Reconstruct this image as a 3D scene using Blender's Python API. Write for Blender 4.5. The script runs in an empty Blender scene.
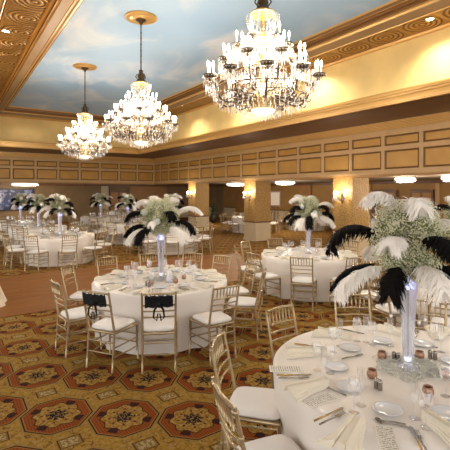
import bpy, bmesh, math, random
from mathutils import Vector, Matrix
R = math.radians
PI = math.pi
random.seed(7)
C = bpy.context.scene.collection

# ------------------------------------------------------------------ camera, world, exposure
F, CX, YH, H = 409.0, 225.0, 191.7, 2.05
TH = math.atan(277 / 409); SN = math.sin(TH); CS = math.cos(TH)
TD = math.degrees(TH)
K = 2.05 / 2.2
sc = bpy.context.scene
cam = bpy.data.cameras.new('camera'); co = bpy.data.objects.new('camera', cam); C.objects.link(co)
cam.sensor_width = 36; cam.lens = 36 * F / 450; cam.shift_y = -(225 - YH) / 450
cam.clip_start = 0.05; cam.clip_end = 200
co.location = (0, 0, H); co.rotation_euler = (PI / 2, 0, -TH)
sc.camera = co
sc.view_settings.view_transform = 'Standard'; sc.view_settings.look = 'None'
sc.view_settings.gamma = 1; sc.view_settings.use_curve_mapping = False
sc.view_settings.exposure = 1.28
w = bpy.data.worlds.new('world'); sc.world = w; w.use_nodes = True
w.node_tree.nodes['Background'].inputs[0].default_value = (1.0, 0.96, 0.90, 1)
w.node_tree.nodes['Background'].inputs[1].default_value = 0.75
LIGHT_CH = 205.0      # each chandelier
LIGHT_SPOT = 85.0     # recessed downlights
LIGHT_SCONCE = 13.0
LIGHT_FLUSH = 62.0


def W(xc, d, z=0.0):                       # camera-side metres (right, forward) -> world
    return Vector((xc * CS + d * SN, -xc * SN + d * CS, z))
def P(px, py, z=0.0):                      # where the sight line of a photo point meets height z
    d = F * (H - z) / (py - YH)
    return W((px - CX) / F * d, d, z)
def proj(v):
    d = v[0] * SN + v[1] * CS; xc = v[0] * CS - v[1] * SN
    if d < .2: return (9999, 9999)
    return (CX + F * xc / d, YH + F * (H - v[2]) / d)

# ------------------------------------------------------------------ materials
def newmat(name):
    m = bpy.data.materials.new(name); m.use_nodes = True
    return m, m.node_tree, m.node_tree.nodes['Principled BSDF']
def mat(name, col, rough=.5, metal=0, emit=None, es=0, bump=0, bscale=60, var=0, vscale=5, **kw):
    m, nt, b = newmat(name)
    b.inputs['Base Color'].default_value = (*col, 1)
    b.inputs['Roughness'].default_value = rough
    b.inputs['Metallic'].default_value = metal
    for k, v in kw.items():
        b.inputs[k].default_value = v
    if emit:
        b.inputs['Emission Color'].default_value = (*emit, 1); b.inputs['Emission Strength'].default_value = es
    if var or bump:
        tc = nt.nodes.new('ShaderNodeTexCoord')
    if var:
        n = nt.nodes.new('ShaderNodeTexNoise'); n.inputs['Scale'].default_value = vscale; n.inputs['Detail'].default_value = 4
        nt.links.new(tc.outputs['Object'], n.inputs['Vector'])
        r = nt.nodes.new('ShaderNodeValToRGB')
        r.color_ramp.elements[0].position = .3; r.color_ramp.elements[1].position = .7
        r.color_ramp.elements[0].color = (*[x * (1 - var) for x in col], 1)
        r.color_ramp.elements[1].color = (*[min(1, x * (1 + var)) for x in col], 1)
        nt.links.new(n.outputs['Fac'], r.inputs[0]); nt.links.new(r.outputs[0], b.inputs['Base Color'])
    if bump:
        n = nt.nodes.new('ShaderNodeTexNoise'); n.inputs['Scale'].default_value = bscale
        nt.links.new(tc.outputs['Object'], n.inputs['Vector'])
        bp = nt.nodes.new('ShaderNodeBump'); bp.inputs['Strength'].default_value = bump; bp.inputs['Distance'].default_value = .02
        nt.links.new(n.outputs['Fac'], bp.inputs['Height']); nt.links.new(bp.outputs[0], b.inputs['Normal'])
    return m
def glassy(name, col, tr, rough=.08, diff=.15, emit=0, ecol=(1, 1, 1)):
    # thin clear glass / crystal: see-through with bright reflections
    m = bpy.data.materials.new(name); m.use_nodes = True; nt = m.node_tree; nt.nodes.clear()
    o = nt.nodes.new('ShaderNodeOutputMaterial'); t = nt.nodes.new('ShaderNodeBsdfTransparent')
    g = nt.nodes.new('ShaderNodeBsdfPrincipled'); mx = nt.nodes.new('ShaderNodeMixShader')
    fr = nt.nodes.new('ShaderNodeLayerWeight'); fr.inputs[0].default_value = .35
    ma = nt.nodes.new('ShaderNodeMath'); ma.operation = 'MULTIPLY_ADD'
    ma.inputs[1].default_value = .75; ma.inputs[2].default_value = 1 - tr; ma.use_clamp = True
    g.inputs['Base Color'].default_value = (*col, 1); g.inputs['Roughness'].default_value = rough
    g.inputs['Specular IOR Level'].default_value = 1.0; g.inputs['Metallic'].default_value = 1 - diff
    g.inputs['Emission Color'].default_value = (*ecol, 1); g.inputs['Emission Strength'].default_value = emit
    nt.links.new(fr.outputs['Facing'], ma.inputs[0]); nt.links.new(ma.outputs[0], mx.inputs[0])
    nt.links.new(t.outputs[0], mx.inputs[1]); nt.links.new(g.outputs[0], mx.inputs[2])
    nt.links.new(mx.outputs[0], o.inputs[0])
    return m
class NT:                                   # tiny expression helper for math nodes
    def __init__(s, nt): s.nt = nt
    def m(s, op, a, b=None, c=None, clamp=False):
        n = s.nt.nodes.new('ShaderNodeMath'); n.operation = op; n.use_clamp = clamp
        for i, v in enumerate((a, b, c)):
            if v is None: continue
            if isinstance(v, (int, float)): n.inputs[i].default_value = v
            else: s.nt.links.new(v, n.inputs[i])
        return n.outputs[0]
    def mix(s, f, a, b):
        n = s.nt.nodes.new('ShaderNodeMix'); n.data_type = 'RGBA'
        for i, v in ((0, f), (6, a), (7, b)):
            if isinstance(v, (int, float)): n.inputs[i].default_value = v
            elif isinstance(v, tuple): n.inputs[i].default_value = (*v, 1)
            else: s.nt.links.new(v, n.inputs[i])
        return n.outputs[2]
    def noise(s, vec, scale, detail=3):
        n = s.nt.nodes.new('ShaderNodeTexNoise'); n.inputs['Scale'].default_value = scale; n.inputs['Detail'].default_value = detail
        s.nt.links.new(vec, n.inputs['Vector']); return n.outputs['Fac']
    def bump(s, h, st, dist=.02):
        n = s.nt.nodes.new('ShaderNodeBump'); n.inputs['Strength'].default_value = st; n.inputs['Distance'].default_value = dist
        s.nt.links.new(h, n.inputs['Height']); return n.outputs[0]

def carpet():
    m, nt, b = newmat('carpet'); q = NT(nt)
    tc = nt.nodes.new('ShaderNodeTexCoord'); sx = nt.nodes.new('ShaderNodeSeparateXYZ')
    nt.links.new(tc.outputs['Object'], sx.inputs[0]); x, y = sx.outputs[0], sx.outputs[1]
    x0 = q.m('SUBTRACT', x, .83)
    yp = q.m('SUBTRACT', q.m('SUBTRACT', y, 3.98), q.m('MULTIPLY', x0, .22))
    nz = q.noise(tc.outputs['Object'], 28, 3)
    col = q.mix(q.m('MULTIPLY', q.m('SUBTRACT', nz, .35), 3, clamp=True), (0.225, 0.118, 0.014), (0.350, 0.205, 0.036))
    scr = q.noise(tc.outputs['Object'], 17, 1)
    line = q.m('LESS_THAN', q.m('ABSOLUTE', q.m('SUBTRACT', scr, .5)), .022)
    col = q.mix(q.m('MULTIPLY', line, .8), col, (0.3100, 0.2150, 0.0850))
    scr2 = q.noise(tc.outputs['Object'], 11, 1)
    line2 = q.m('LESS_THAN', q.m('ABSOLUTE', q.m('SUBTRACT', scr2, .42)), .018)
    col = q.mix(q.m('MULTIPLY', line2, .7), col, (0.0850, 0.0300, 0.0100))
    def cell(ox, oy, PX=1.0, PY=.98):
        u = q.m('SUBTRACT', q.m('WRAP', q.m('SUBTRACT', x0, ox - PX / 2), PX, 0.0), PX / 2)
        v = q.m('SUBTRACT', q.m('WRAP', q.m('SUBTRACT', yp, oy - PY / 2), PY, 0.0), PY / 2)
        v = q.m('ADD', v, q.m('MULTIPLY', u, .22))
        return u, v
    # small squares between medallions
    for ox, oy in ((0, .49), (.5, 0)):
        u, v = cell(ox, oy)
        au, av = q.m('ABSOLUTE', u), q.m('ABSOLUTE', v)
        d = q.m('MAXIMUM', q.m('DIVIDE', au, .095), q.m('DIVIDE', av, .072))
        col = q.mix(q.m('LESS_THAN', d, 1.0), col, (0.0650, 0.0250, 0.0075))
        col = q.mix(q.m('LESS_THAN', d, .88), col, (0.2100, 0.1200, 0.0300))
        n2 = q.noise(tc.outputs['Object'], 40, 1)
        col = q.mix(q.m('MULTIPLY', q.m('LESS_THAN', d, .72), q.m('GREATER_THAN', n2, .5)), col, (0.3500, 0.2750, 0.1400))
    for ox, oy in ((0, 0), (.5, .49)):
        u, v = cell(ox, oy)
        au, av = q.m('DIVIDE', q.m('ABSOLUTE', u), .292), q.m('DIVIDE', q.m('ABSOLUTE', v), .302)
        d = q.m('MAXIMUM', q.m('MAXIMUM', au, av), q.m('MULTIPLY', q.m('ADD', au, av), .70))
        col = q.mix(q.m('LESS_THAN', d, 1.06), col, (0.2500, 0.1500, 0.0400))
        col = q.mix(q.m('LESS_THAN', d, 1.0), col, (0.022, 0.014, 0.008))
        st = q.m('SINE', q.m('MULTIPLY', u, 260))
        red = q.mix(q.m('MULTIPLY', q.m('GREATER_THAN', st, .1), .8), (0.235, 0.060, 0.011), (0.140, 0.036, 0.008))
        col = q.mix(q.m('LESS_THAN', d, .955), col, (0.2800, 0.1250, 0.0300))
        col = q.mix(q.m('LESS_THAN', d, .92), col, red)
        r = q.m('SQRT', q.m('ADD', q.m('POWER', q.m('DIVIDE', u, .190), 2), q.m('POWER', q.m('DIVIDE', v, .195), 2)))
        ang = q.m('ARCTAN2', v, u)
        sc8 = q.m('MULTIPLY', q.m('COSINE', q.m('MULTIPLY', ang, 8)), .09)
        # dark sprigs at the four corners of the medallion
        rr = q.m('ADD', r, sc8)
        cor = q.m('MULTIPLY', q.m('GREATER_THAN', q.m('ABSOLUTE', q.m('SINE', q.m('MULTIPLY', ang, 2))), .93), q.m('MULTIPLY', q.m('GREATER_THAN', rr, 1.0), q.m('LESS_THAN', r, 1.32)))
        col = q.mix(q.m('MULTIPLY', cor, .9), col, (0.0150, 0.0075, 0.0100))
        col = q.mix(q.m('LESS_THAN', rr, 1.06), col, (0.0500, 0.0175, 0.0060))
        n3 = q.noise(tc.outputs['Object'], 34, 2)
        cream = q.mix(q.m('MULTIPLY', q.m('SUBTRACT', n3, .42), 6, clamp=True), (0.2100, 0.1050, 0.0150), (0.350, 0.220, 0.060))
        col = q.mix(q.m('LESS_THAN', rr, 1.0), col, cream)
        dots = q.m('MULTIPLY', q.m('GREATER_THAN', q.m('COSINE', q.m('MULTIPLY', q.m('ADD', ang, .39), 8)), .8), q.m('LESS_THAN', q.m('ABSOLUTE', q.m('SUBTRACT', r, .68)), .07))
        col = q.mix(dots, col, (0.1100, 0.0150, 0.0150))
        cen = q.m('MULTIPLY', q.m('LESS_THAN', q.m('ADD', r, q.m('MULTIPLY', sc8, 1.2)), .43), q.m('GREATER_THAN', q.noise(tc.outputs['Object'], 55, 1), .44))
        col = q.mix(cen, col, (0.0110, 0.0060, 0.0150))
    nt.links.new(col, b.inputs['Base Color']); b.inputs['Roughness'].default_value = .95
    b.inputs['Specular IOR Level'].default_value = .1
    nt.links.new(q.bump(q.noise(tc.outputs['Object'], 300, 2), .4, .01), b.inputs['Normal'])
    return m

def skymural():
    m, nt, b = newmat('painted_sky'); q = NT(nt)
    tc = nt.nodes.new('ShaderNodeTexCoord')
    mp = nt.nodes.new('ShaderNodeMapping'); mp.inputs['Scale'].default_value = (1, .6, 1); mp.inputs['Rotation'].default_value = (0, 0, .5)
    nt.links.new(tc.outputs['Object'], mp.inputs[0])
    n = q.noise(mp.outputs[0], .75, 7); n.node.inputs['Distortion'].default_value = .9
    n2 = q.noise(tc.outputs['Object'], .22, 2)
    f = q.m('MULTIPLY', q.m('SUBTRACT', n, .50), 5.0, clamp=True)
    col = q.mix(q.m('MULTIPLY', q.m('SUBTRACT', n2, .3), 2.5, clamp=True), (.32, .50, .72), (.50, .66, .82))
    col = q.mix(q.m('MULTIPLY', f, .55), col, (.84, .82, .82))
    nt.links.new(col, b.inputs['Base Color']); b.inputs['Roughness'].default_value = .8
    b.inputs['Specular IOR Level'].default_value = .2
    return m

def tin(name, c0, c1, ax, period=.62, off=0.0):
    m, nt, b = newmat(name); q = NT(nt)
    tc = nt.nodes.new('ShaderNodeTexCoord'); sx = nt.nodes.new('ShaderNodeSeparateXYZ'); nt.links.new(tc.outputs['Object'], sx.inputs[0])
    def w(o, k=0): return q.m('SUBTRACT', q.m('WRAP', q.m('ADD', sx.outputs[o], off + k), period, 0.0), period / 2)
    u, v = w(0), w(1)
    r = q.m('SQRT', q.m('ADD', q.m('POWER', u, 2), q.m('POWER', v, 2)))
    h = q.m('SINE', q.m('MULTIPLY', r, 66))
    inside = q.m('LESS_THAN', r, period * .46)
    h = q.m('MULTIPLY', h, inside)
    edge = q.m('GREATER_THAN', q.m('MAXIMUM', q.m('ABSOLUTE', u), q.m('ABSOLUTE', v)), period * .485)
    h = q.m('ADD', h, edge)
    nz = q.noise(tc.outputs['Object'], 22, 3)
    h = q.m('ADD', h, q.m('MULTIPLY', nz, 1.2))
    col = q.mix(q.m('MULTIPLY', q.m('ADD', h, .4), .6, clamp=True), c0, c1)
    nt.links.new(col, b.inputs['Base Color']); b.inputs['Roughness'].default_value = .38; b.inputs['Metallic'].default_value = .35
    nt.links.new(q.bump(h, .8, .02), b.inputs['Normal'])
    return m

def parquet():
    m, nt, b = newmat('parquet'); q = NT(nt)
    tc = nt.nodes.new('ShaderNodeTexCoord')
    br = nt.nodes.new('ShaderNodeTexBrick'); nt.links.new(tc.outputs['Object'], br.inputs[0])
    br.inputs['Scale'].default_value = 1; br.inputs['Brick Width'].default_value = .6; br.inputs['Row Height'].default_value = .08
    br.inputs['Mortar Size'].default_value = .002
    br.inputs['Color1'].default_value = (.20, .078, .018, 1); br.inputs['Color2'].default_value = (.28, .12, .028, 1)
    br.inputs['Mortar'].default_value = (.12, .045, .02, 1)
    nt.links.new(q.mix(q.m('MULTIPLY', q.noise(tc.outputs['Object'], 7, 5), .45), br.outputs[0], (.20, .075, .03)), b.inputs['Base Color'])
    b.inputs['Roughness'].default_value = .5; b.inputs['Specular IOR Level'].default_value = .15
    return m

def swirl():
    m, nt, b = newmat('mural_swirl'); q = NT(nt)
    tc = nt.nodes.new('ShaderNodeTexCoord')
    n = q.noise(tc.outputs['Object'], 1.1, 3); n.node.inputs['Distortion'].default_value = 2.5
    r = nt.nodes.new('ShaderNodeValToRGB'); nt.links.new(n, r.inputs[0]); e = r.color_ramp.elements
    e[0].position = .36; e[0].color = (.012, .016, .05, 1); e[1].position = .62; e[1].color = (.6, .62, .8, 1)
    k = e.new(.50); k.color = (.03, .05, .16, 1); k = e.new(.555); k.color = (.3, .34, .55, 1); k = e.new(.595); k.color = (.05, .05, .12, 1)
    nt.links.new(r.outputs[0], b.inputs['Base Color']); b.inputs['Roughness'].default_value = .5
    return m

def damask(name, c0, c1, s):
    m, nt, b = newmat(name); q = NT(nt)
    tc = nt.nodes.new('ShaderNodeTexCoord')
    n = q.noise(tc.outputs['Object'], s, 2)
    f = q.m('MULTIPLY', q.m('SUBTRACT', n, .45), 8, clamp=True)
    nt.links.new(q.mix(f, c0, c1), b.inputs['Base Color']); b.inputs['Roughness'].default_value = .55
    return m

def menumat():
    m, nt, b = newmat('printed_menu'); q = NT(nt)
    tc = nt.nodes.new('ShaderNodeTexCoord'); sx = nt.nodes.new('ShaderNodeSeparateXYZ'); nt.links.new(tc.outputs['Object'], sx.inputs[0])
    row = q.m('GREATER_THAN', q.m('SINE', q.m('MULTIPLY', sx.outputs[1], 380)), .1)
    inx = q.m('LESS_THAN', q.m('ABSOLUTE', sx.outputs[0]), .042)
    iny = q.m('LESS_THAN', q.m('ABSOLUTE', sx.outputs[1]), .105)
    n = q.m('GREATER_THAN', q.noise(tc.outputs['Object'], 130, 1), .47)
    f = q.m('MULTIPLY', q.m('MULTIPLY', row, inx), q.m('MULTIPLY', iny, n))
    nt.links.new(q.mix(q.m('MULTIPLY', f, .85), (.76, .73, .66), (.10, .08, .06)), b.inputs['Base Color'])
    return m

M = {}
M['carpet'] = carpet(); M['sky'] = skymural(); M['parquet'] = parquet(); M['swirl'] = swirl(); M['menu'] = menumat()
M['tin'] = tin('pressed_tin', (.07, .028, .005), (.56, .31, .075), 0, .84, .81)
M['yellow'] = mat('yellow_plaster', (.86, .64, .26), .6, var=.10, vscale=1.3)
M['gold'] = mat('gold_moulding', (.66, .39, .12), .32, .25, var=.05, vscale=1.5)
M['groove'] = mat('shaded_groove', (.19, .085, .022), .5, .1)  # shade between the moulding ribs, painted as a darker colour
M['goldband'] = mat('antique_gold_band', (.33, .215, .11), .5, .1, var=.06, vscale=2)
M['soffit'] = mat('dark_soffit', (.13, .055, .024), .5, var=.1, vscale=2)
M['frame'] = mat('parapet_frame', (.54, .34, .15), .45, .05, var=.07, vscale=3)
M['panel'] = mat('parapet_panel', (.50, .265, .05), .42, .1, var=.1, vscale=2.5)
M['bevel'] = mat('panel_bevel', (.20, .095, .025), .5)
M['wall'] = mat('brown_wall', (.40, .215, .06), .6, var=.1, vscale=2)
M['wallback'] = mat('taupe_wall', (.25, .16, .075), .6, var=.1, vscale=2)
M['wains'] = mat('cream_wainscot', (.66, .53, .35), .5, var=.05, vscale=2)
M['lowceil'] = mat('lower_ceiling', (.30, .24, .17), .7)
M['pillar'] = damask('pillar_paper', (.33, .18, .045), (.50, .30, .09), 20)
M['darkwood'] = mat('dark_wood', (.17, .07, .03), .4, var=.2, vscale=6)
M['orange'] = mat('orange_panel_wall_glow', (.42, .20, .06), .45, var=.12, vscale=2)
M['cloth'] = mat('cream_satin', (.81, .765, .72), .40, bump=.05, bscale=40)
M['napkin'] = mat('ivory_napkin', (.80, .74, .62), .6, bump=.1, bscale=80)
M['ivory'] = mat('ivory_satin', (.78, .70, .58), .45)
M['chair'] = mat('champagne_gold_paint', (.50, .385, .23), .27, .6, var=.1, vscale=9)
M['cushion'] = mat('white_cushion', (.76, .73, .71), .6, bump=.06, bscale=30)
M['plate'] = mat('white_china', (.72, .74, .78), .12)
M['silver'] = mat('silver', (.36, .34, .32), .22, 1)
M['goldcut'] = mat('gold_cutlery', (.62, .42, .14), .25, .9)
M['rose'] = mat('rose_gold_mercury_glass', (.36, .20, .13), .3, .5, var=.35, vscale=90)
M['glass'] = glassy('clear_glass', (.95, .96, 1), .86, .05, .1)
M['crystal'] = glassy('crystal', (1, .95, .88), .30, .10, .30, .0, (1, .93, .8))
M['crystalw'] = glassy('clear_crystal', (.97, .97, 1), .45, .1, .4)
M['brass'] = mat('antique_brass', (.09, .06, .035), .38, .7, var=.3, vscale=30)
M['brassgold'] = mat('polished_brass', (.62, .44, .18), .25, .8, var=.15, vscale=20)
M['candle'] = mat('ivory_candle_sleeve', (.9, .82, .62), .5, emit=(1, .86, .62), es=.5)
M['bulb'] = mat('lit_bulb', (1, .95, .85), .3, emit=(1, .90, .72), es=12)
M['bowl'] = mat('lit_crystal_bowl', (1, .95, .85), .3, emit=(1, .88, .66), es=1.3)
M['flush'] = mat('lit_crystal_shade', (1, .97, .9), .3, emit=(1, .93, .80), es=1.3)
M['lens'] = mat('lit_downlight', (1, .97, .9), .3, emit=(1, .93, .8), es=8)
M['led'] = mat('blue_led_cluster', (.75, .8, 1), .4, emit=(.58, .62, 1), es=.85)
M['ledbase'] = mat('led_base_light', (.9, .95, 1), .4, emit=(.75, .86, 1), es=.4)
M['vglass'] = glassy('bluish_vase_glass', (.86, .88, 1), .64, .10, .5)
M['white_f'] = mat('white_ostrich_feather', (.95, .91, .86), .9)
M['black_f'] = mat('black_ostrich_feather', (.006, .005, .005), .8, **{'Specular IOR Level': .12})
M['bloss'] = mat('babys_breath_blossom', (.70, .69, .50), .8)
M['stem'] = mat('babys_breath_stem', (.25, .28, .10), .8)
M['bloom'] = mat('white_hydrangea', (.80, .84, .82), .8, bump=.5, bscale=60)
M['bead'] = glassy('crystal_bead_garland', (.62, .64, .60), .0, .2, .9)
M['blacksatin'] = mat('black_satin', (.004, .004, .006), .6, **{'Specular IOR Level': .25})
M['black'] = mat('black_iron', (.03, .025, .02), .45)
M['paper'] = mat('cream_poster', (.72, .66, .58), .6)
M['plant'] = mat('dark_foliage', (.03, .06, .02), .6)
M['tabletop'] = mat('plywood', (.4, .26, .14), .6)
for k in ('bulb', 'bowl', 'flush', 'lens', 'led', 'ledbase', 'candle'):
    try: M[k].cycles.emission_sampling = 'NONE'
    except Exception: pass

# ------------------------------------------------------------------ object helpers
def obj(name, bm, m, parent=None, smooth=False, loc=None, rz=None):
    if isinstance(bm, bpy.types.Mesh): me = bm
    else:
        me = bpy.data.meshes.new(name)
        if smooth:
            for f in bm.faces: f.smooth = True
        bm.to_mesh(me); bm.free()
        for x in (m if isinstance(m, (list, tuple)) else [m]):
            me.materials.append(M[x] if isinstance(x, str) else x)
    o = bpy.data.objects.new(name, me); C.objects.link(o)
    if parent is not None: o.parent = parent
    if loc is not None: o.location = loc
    if rz is not None: o.rotation_euler = (0, 0, rz)
    return o
def tag(o, label, cat, group=None, kind=None):
    o['label'] = label; o['category'] = cat
    if group: o['group'] = group
    if kind: o['kind'] = kind
    return o
def thing(name, label, cat, loc=(0, 0, 0), rz=0, group=None):
    o = bpy.data.objects.new(name, None); C.objects.link(o); o.empty_display_size = .1
    o.location = loc; o.rotation_euler = (0, 0, rz)
    return tag(o, label, cat, group)
def struct(name, bm, m, smooth=False):
    o = obj(name, bm, m, None, smooth); o['kind'] = 'structure'; return o
KIDS = {}
def kids(o):
    if o.name not in KIDS: KIDS[o.name] = [x for x in bpy.data.objects if x.parent == o]
    return KIDS[o.name]
def dup(o, loc, rz, label, group=None, scale=None, cat=None):
    r = copytree(o, None); r.location = loc; r.rotation_euler = (0, 0, rz); r['label'] = label
    if group: r['group'] = group
    elif 'group' in r: del r['group']
    if scale: r.scale = scale
    if cat: r['category'] = cat
    return r
def copytree(o, par):
    c = o.copy(); C.objects.link(c); c.parent = par
    for k in kids(o): copytree(k, c)
    return c
def box(bm, c, s, rot=None, mi=0):
    v = bmesh.ops.create_cube(bm, size=1)['verts']
    bmesh.ops.scale(bm, vec=s, verts=v)
    if rot is not None: bmesh.ops.rotate(bm, matrix=rot, verts=v)
    bmesh.ops.translate(bm, vec=c, verts=v)
    if mi:
        for f in {f for x in v for f in x.link_faces}: f.material_index = mi
    return v
def bx(x0, x1, y0, y1, z0, z1, bm=None, mi=0):
    bm = bm or bmesh.new(); box(bm, ((x0 + x1) / 2, (y0 + y1) / 2, (z0 + z1) / 2), (x1 - x0, y1 - y0, z1 - z0), mi=mi); return bm
def tube(bm, pts, rad, n=6, mi=0, cap=True):
    pts = [Vector(p) for p in pts]
    rs = rad if isinstance(rad, (list, tuple)) else [rad] * len(pts)
    rings = []
    up = None
    for i, p in enumerate(pts):
        d = (pts[min(i + 1, len(pts) - 1)] - pts[max(i - 1, 0)]).normalized()
        if up is None:
            up = Vector((0, 0, 1)) if abs(d.z) < .9 else Vector((1, 0, 0))
        a = d.cross(up).normalized(); b = a.cross(d).normalized(); up = b
        rings.append([bm.verts.new(p + (a * math.cos(2 * PI * k / n) + b * math.sin(2 * PI * k / n)) * rs[i]) for k in range(n)])
    for i in range(len(rings) - 1):
        for k in range(n):
            f = bm.faces.new((rings[i][k], rings[i][(k + 1) % n], rings[i + 1][(k + 1) % n], rings[i + 1][k])); f.material_index = mi; f.smooth = True
    if cap:
        for r_ in (rings[0], list(reversed(rings[-1]))):
            f = bm.faces.new(r_); f.material_index = mi
def lathe(bm, prof, n=16, c=(0, 0, 0), mi=0):
    c = Vector(c); rings = []
    for r, z in prof:
        rings.append([bm.verts.new(c + Vector((max(r, .0005) * math.cos(2 * PI * k / n), max(r, .0005) * math.sin(2 * PI * k / n), z))) for k in range(n)])
    for i in range(len(rings) - 1):
        for k in range(n):
            f = bm.faces.new((rings[i][k], rings[i][(k + 1) % n], rings[i + 1][(k + 1) % n], rings[i + 1][k])); f.material_index = mi; f.smooth = True
    if prof[0][0] > .001: bm.faces.new(list(reversed(rings[0]))).material_index = mi
    if prof[-1][0] > .001: bm.faces.new(rings[-1]).material_index = mi
def octa(bm, c, r, h=None, mi=0):
    c = Vector(c); h = h or r
    v = [bm.verts.new(c + Vector(p)) for p in ((r, 0, 0), (0, r, 0), (-r, 0, 0), (0, -r, 0), (0, 0, h), (0, 0, -h))]
    for i in range(4):
        for t in (4, 5):
            f = bm.faces.new((v[i], v[(i + 1) % 4], v[t]) if t == 4 else (v[(i + 1) % 4], v[i], v[t])); f.material_index = mi
def light(name, kind, loc, energy, col=(1, .88, .72), size=.1, parent=None, **kw):
    l = bpy.data.lights.new(name, kind); l.energy = energy; l.color = col
    if kind in ('POINT', 'SPOT'): l.shadow_soft_size = size
    for k, v in kw.items(): setattr(l, k, v)
    o = bpy.data.objects.new(name, l); C.objects.link(o); o.location = loc
    if parent is not None: o.parent = parent
    return o

# ------------------------------------------------------------------ the setting
ZS = 2.05 + 3.9 * K      # painted sky
ZT = 2.05 + 3.66 * K     # pressed soffit
ZC1 = 2.05 + 2.44 * K; ZC0 = 2.05 + 2.15 * K   # cornice
ZP1 = 2.05 + 1.90 * K; ZP0 = 2.05 + .575 * K   # parapet
SX0, SX1, SY0, SY1 = 2.107, 6.99, -2.4, 19.47
WX0, WX1, WY0, WY1 = .42, 8.43, -3.5, 20.55
PX1, PY1 = 10.53, 23.3
RX1, RY1 = 18.8, 29.0
LX0 = -3.0
struct('floor', bx(LX0, RX1 + .2, -3.5, RY1 + .2, -.1, 0), 'carpet')
def prism(pts, z0, z1):
    bm = bmesh.new(); a = [bm.verts.new((x, y, z0)) for x, y in pts]; b = [bm.verts.new((x, y, z1)) for x, y in pts]
    bm.faces.new(list(reversed(a))); bm.faces.new(b)
    for i in range(len(pts)):
        j = (i + 1) % len(pts); bm.faces.new((a[i], a[j], b[j], b[i]))
    return bm
dance = struct('floor_dance', prism([(-2.9, 7.47), (5.5, 7.6), (6.9, 9.1), (8.0, 11.0), (6.3, 11.35), (-2.9, 10.75)], 0.0005, .012), 'parquet')
struct('ceiling', bx(SX0 - .1, SX1 + .1, SY0 - .1, SY1 + .1, ZS, ZS + .1), 'sky')

def loop(prof, x0, x1, y0, y1, sides='lrbf', dark=()):
    # profile swept along the sides of a rectangle with mitred corners; prof = (outward offset, z)
    bm = bmesh.new(); rings = []
    for o, z in prof:
        rings.append([bm.verts.new(p) for p in ((x0 - o, y0 - o, z), (x1 + o, y0 - o, z), (x1 + o, y1 + o, z), (x0 - o, y1 + o, z))])
    keep = {'f': 0, 'r': 1, 'b': 2, 'l': 3}
    for i in range(len(rings) - 1):
        for sd in sides:
            k = keep[sd]
            f = bm.faces.new((rings[i][k], rings[i][(k + 1) % 4], rings[i + 1][(k + 1) % 4], rings[i + 1][k]))
            if i in dark: f.material_index = 1
    return bm
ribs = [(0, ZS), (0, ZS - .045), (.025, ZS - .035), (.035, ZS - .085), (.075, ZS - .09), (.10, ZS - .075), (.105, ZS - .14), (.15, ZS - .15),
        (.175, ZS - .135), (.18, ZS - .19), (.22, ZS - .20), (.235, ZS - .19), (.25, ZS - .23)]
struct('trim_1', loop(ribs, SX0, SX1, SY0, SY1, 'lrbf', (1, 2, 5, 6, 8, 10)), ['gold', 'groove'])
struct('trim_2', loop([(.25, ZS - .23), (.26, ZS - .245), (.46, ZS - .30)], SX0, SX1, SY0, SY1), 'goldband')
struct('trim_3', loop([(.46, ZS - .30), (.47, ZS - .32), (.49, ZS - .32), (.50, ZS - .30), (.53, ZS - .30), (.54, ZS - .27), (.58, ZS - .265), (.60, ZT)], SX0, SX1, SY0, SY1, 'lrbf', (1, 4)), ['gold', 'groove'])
def frame_plate(x0, x1, y0, y1, X0, X1, Y0, Y1, z0, z1):
    bm = bmesh.new()
    bx(X0, x0, Y0, Y1, z0, z1, bm); bx(x1, X1, Y0, Y1, z0, z1, bm)
    bx(x0, x1, y1, Y1, z0, z1, bm); bx(x0, x1, Y0, y0, z0, z1, bm)
    return bm
struct('ceiling_pressed', frame_plate(SX0 - .595, SX1 + .595, SY0 - .595, SY1 + .595, WX0 - .1, WX1 + .1, WY0, WY1 + .1, ZT, ZT + .08), 'tin')
# small bead where the soffit meets the wall, with dentils on the inner edge
struct('trim_4', loop([(0, ZT - .07), (-.05, ZT - .05), (-.06, ZT - .02), (-.06, ZT)], WX0, WX1, WY0, WY1), 'gold')
struct('wall_upper_right', bx(WX1, WX1 + .15, WY0, WY1 + .15, ZC0, ZT), 'yellow')
struct('wall_upper_back', bx(WX0 - .15, WX1, WY1, WY1 + .15, ZC0, ZT), 'yellow')
struct('wall_upper_left', bx(WX0 - .15, WX0, WY0, WY1, ZC0, ZT), 'yellow')
corn = [(0, ZC1), (-.15, ZC1), (-.155, ZC1 - .035), (-.135, ZC1 - .03), (-.13, ZC1 - .075), (-.115, ZC1 - .085), (-.095, ZC1 - .075), (-.09, ZC1 - .125), (-.075, ZC1 - .135),
        (-.06, ZC1 - .125), (-.055, ZC0 + .06), (-.05, ZC0 + .02), (-.06, ZC0 + .012), (-.055, ZC0 - .012), (.03, ZC0 - .012)]
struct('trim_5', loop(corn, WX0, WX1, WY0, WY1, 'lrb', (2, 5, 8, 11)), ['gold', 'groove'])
bm = bmesh.new()
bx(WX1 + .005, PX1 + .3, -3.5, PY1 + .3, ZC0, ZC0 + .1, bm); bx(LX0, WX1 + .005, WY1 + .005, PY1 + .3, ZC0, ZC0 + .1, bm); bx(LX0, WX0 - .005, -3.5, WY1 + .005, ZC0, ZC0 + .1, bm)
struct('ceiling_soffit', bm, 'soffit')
# ribbed cove between parapet and soffit
rb = []
for i in range(6):
    o = -.17 + .034 * i; z = ZC0 - .002 - .036 * i
    rb += [(o, z), (o, z - .022), (o + .012, z - .026)]
rb.append((0.0, ZP1))
struct('trim_6', loop(rb, LX0, PX1, -3.5, PY1, 'rb', tuple(range(1, 18, 3))), ['gold', 'groove'])

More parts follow.
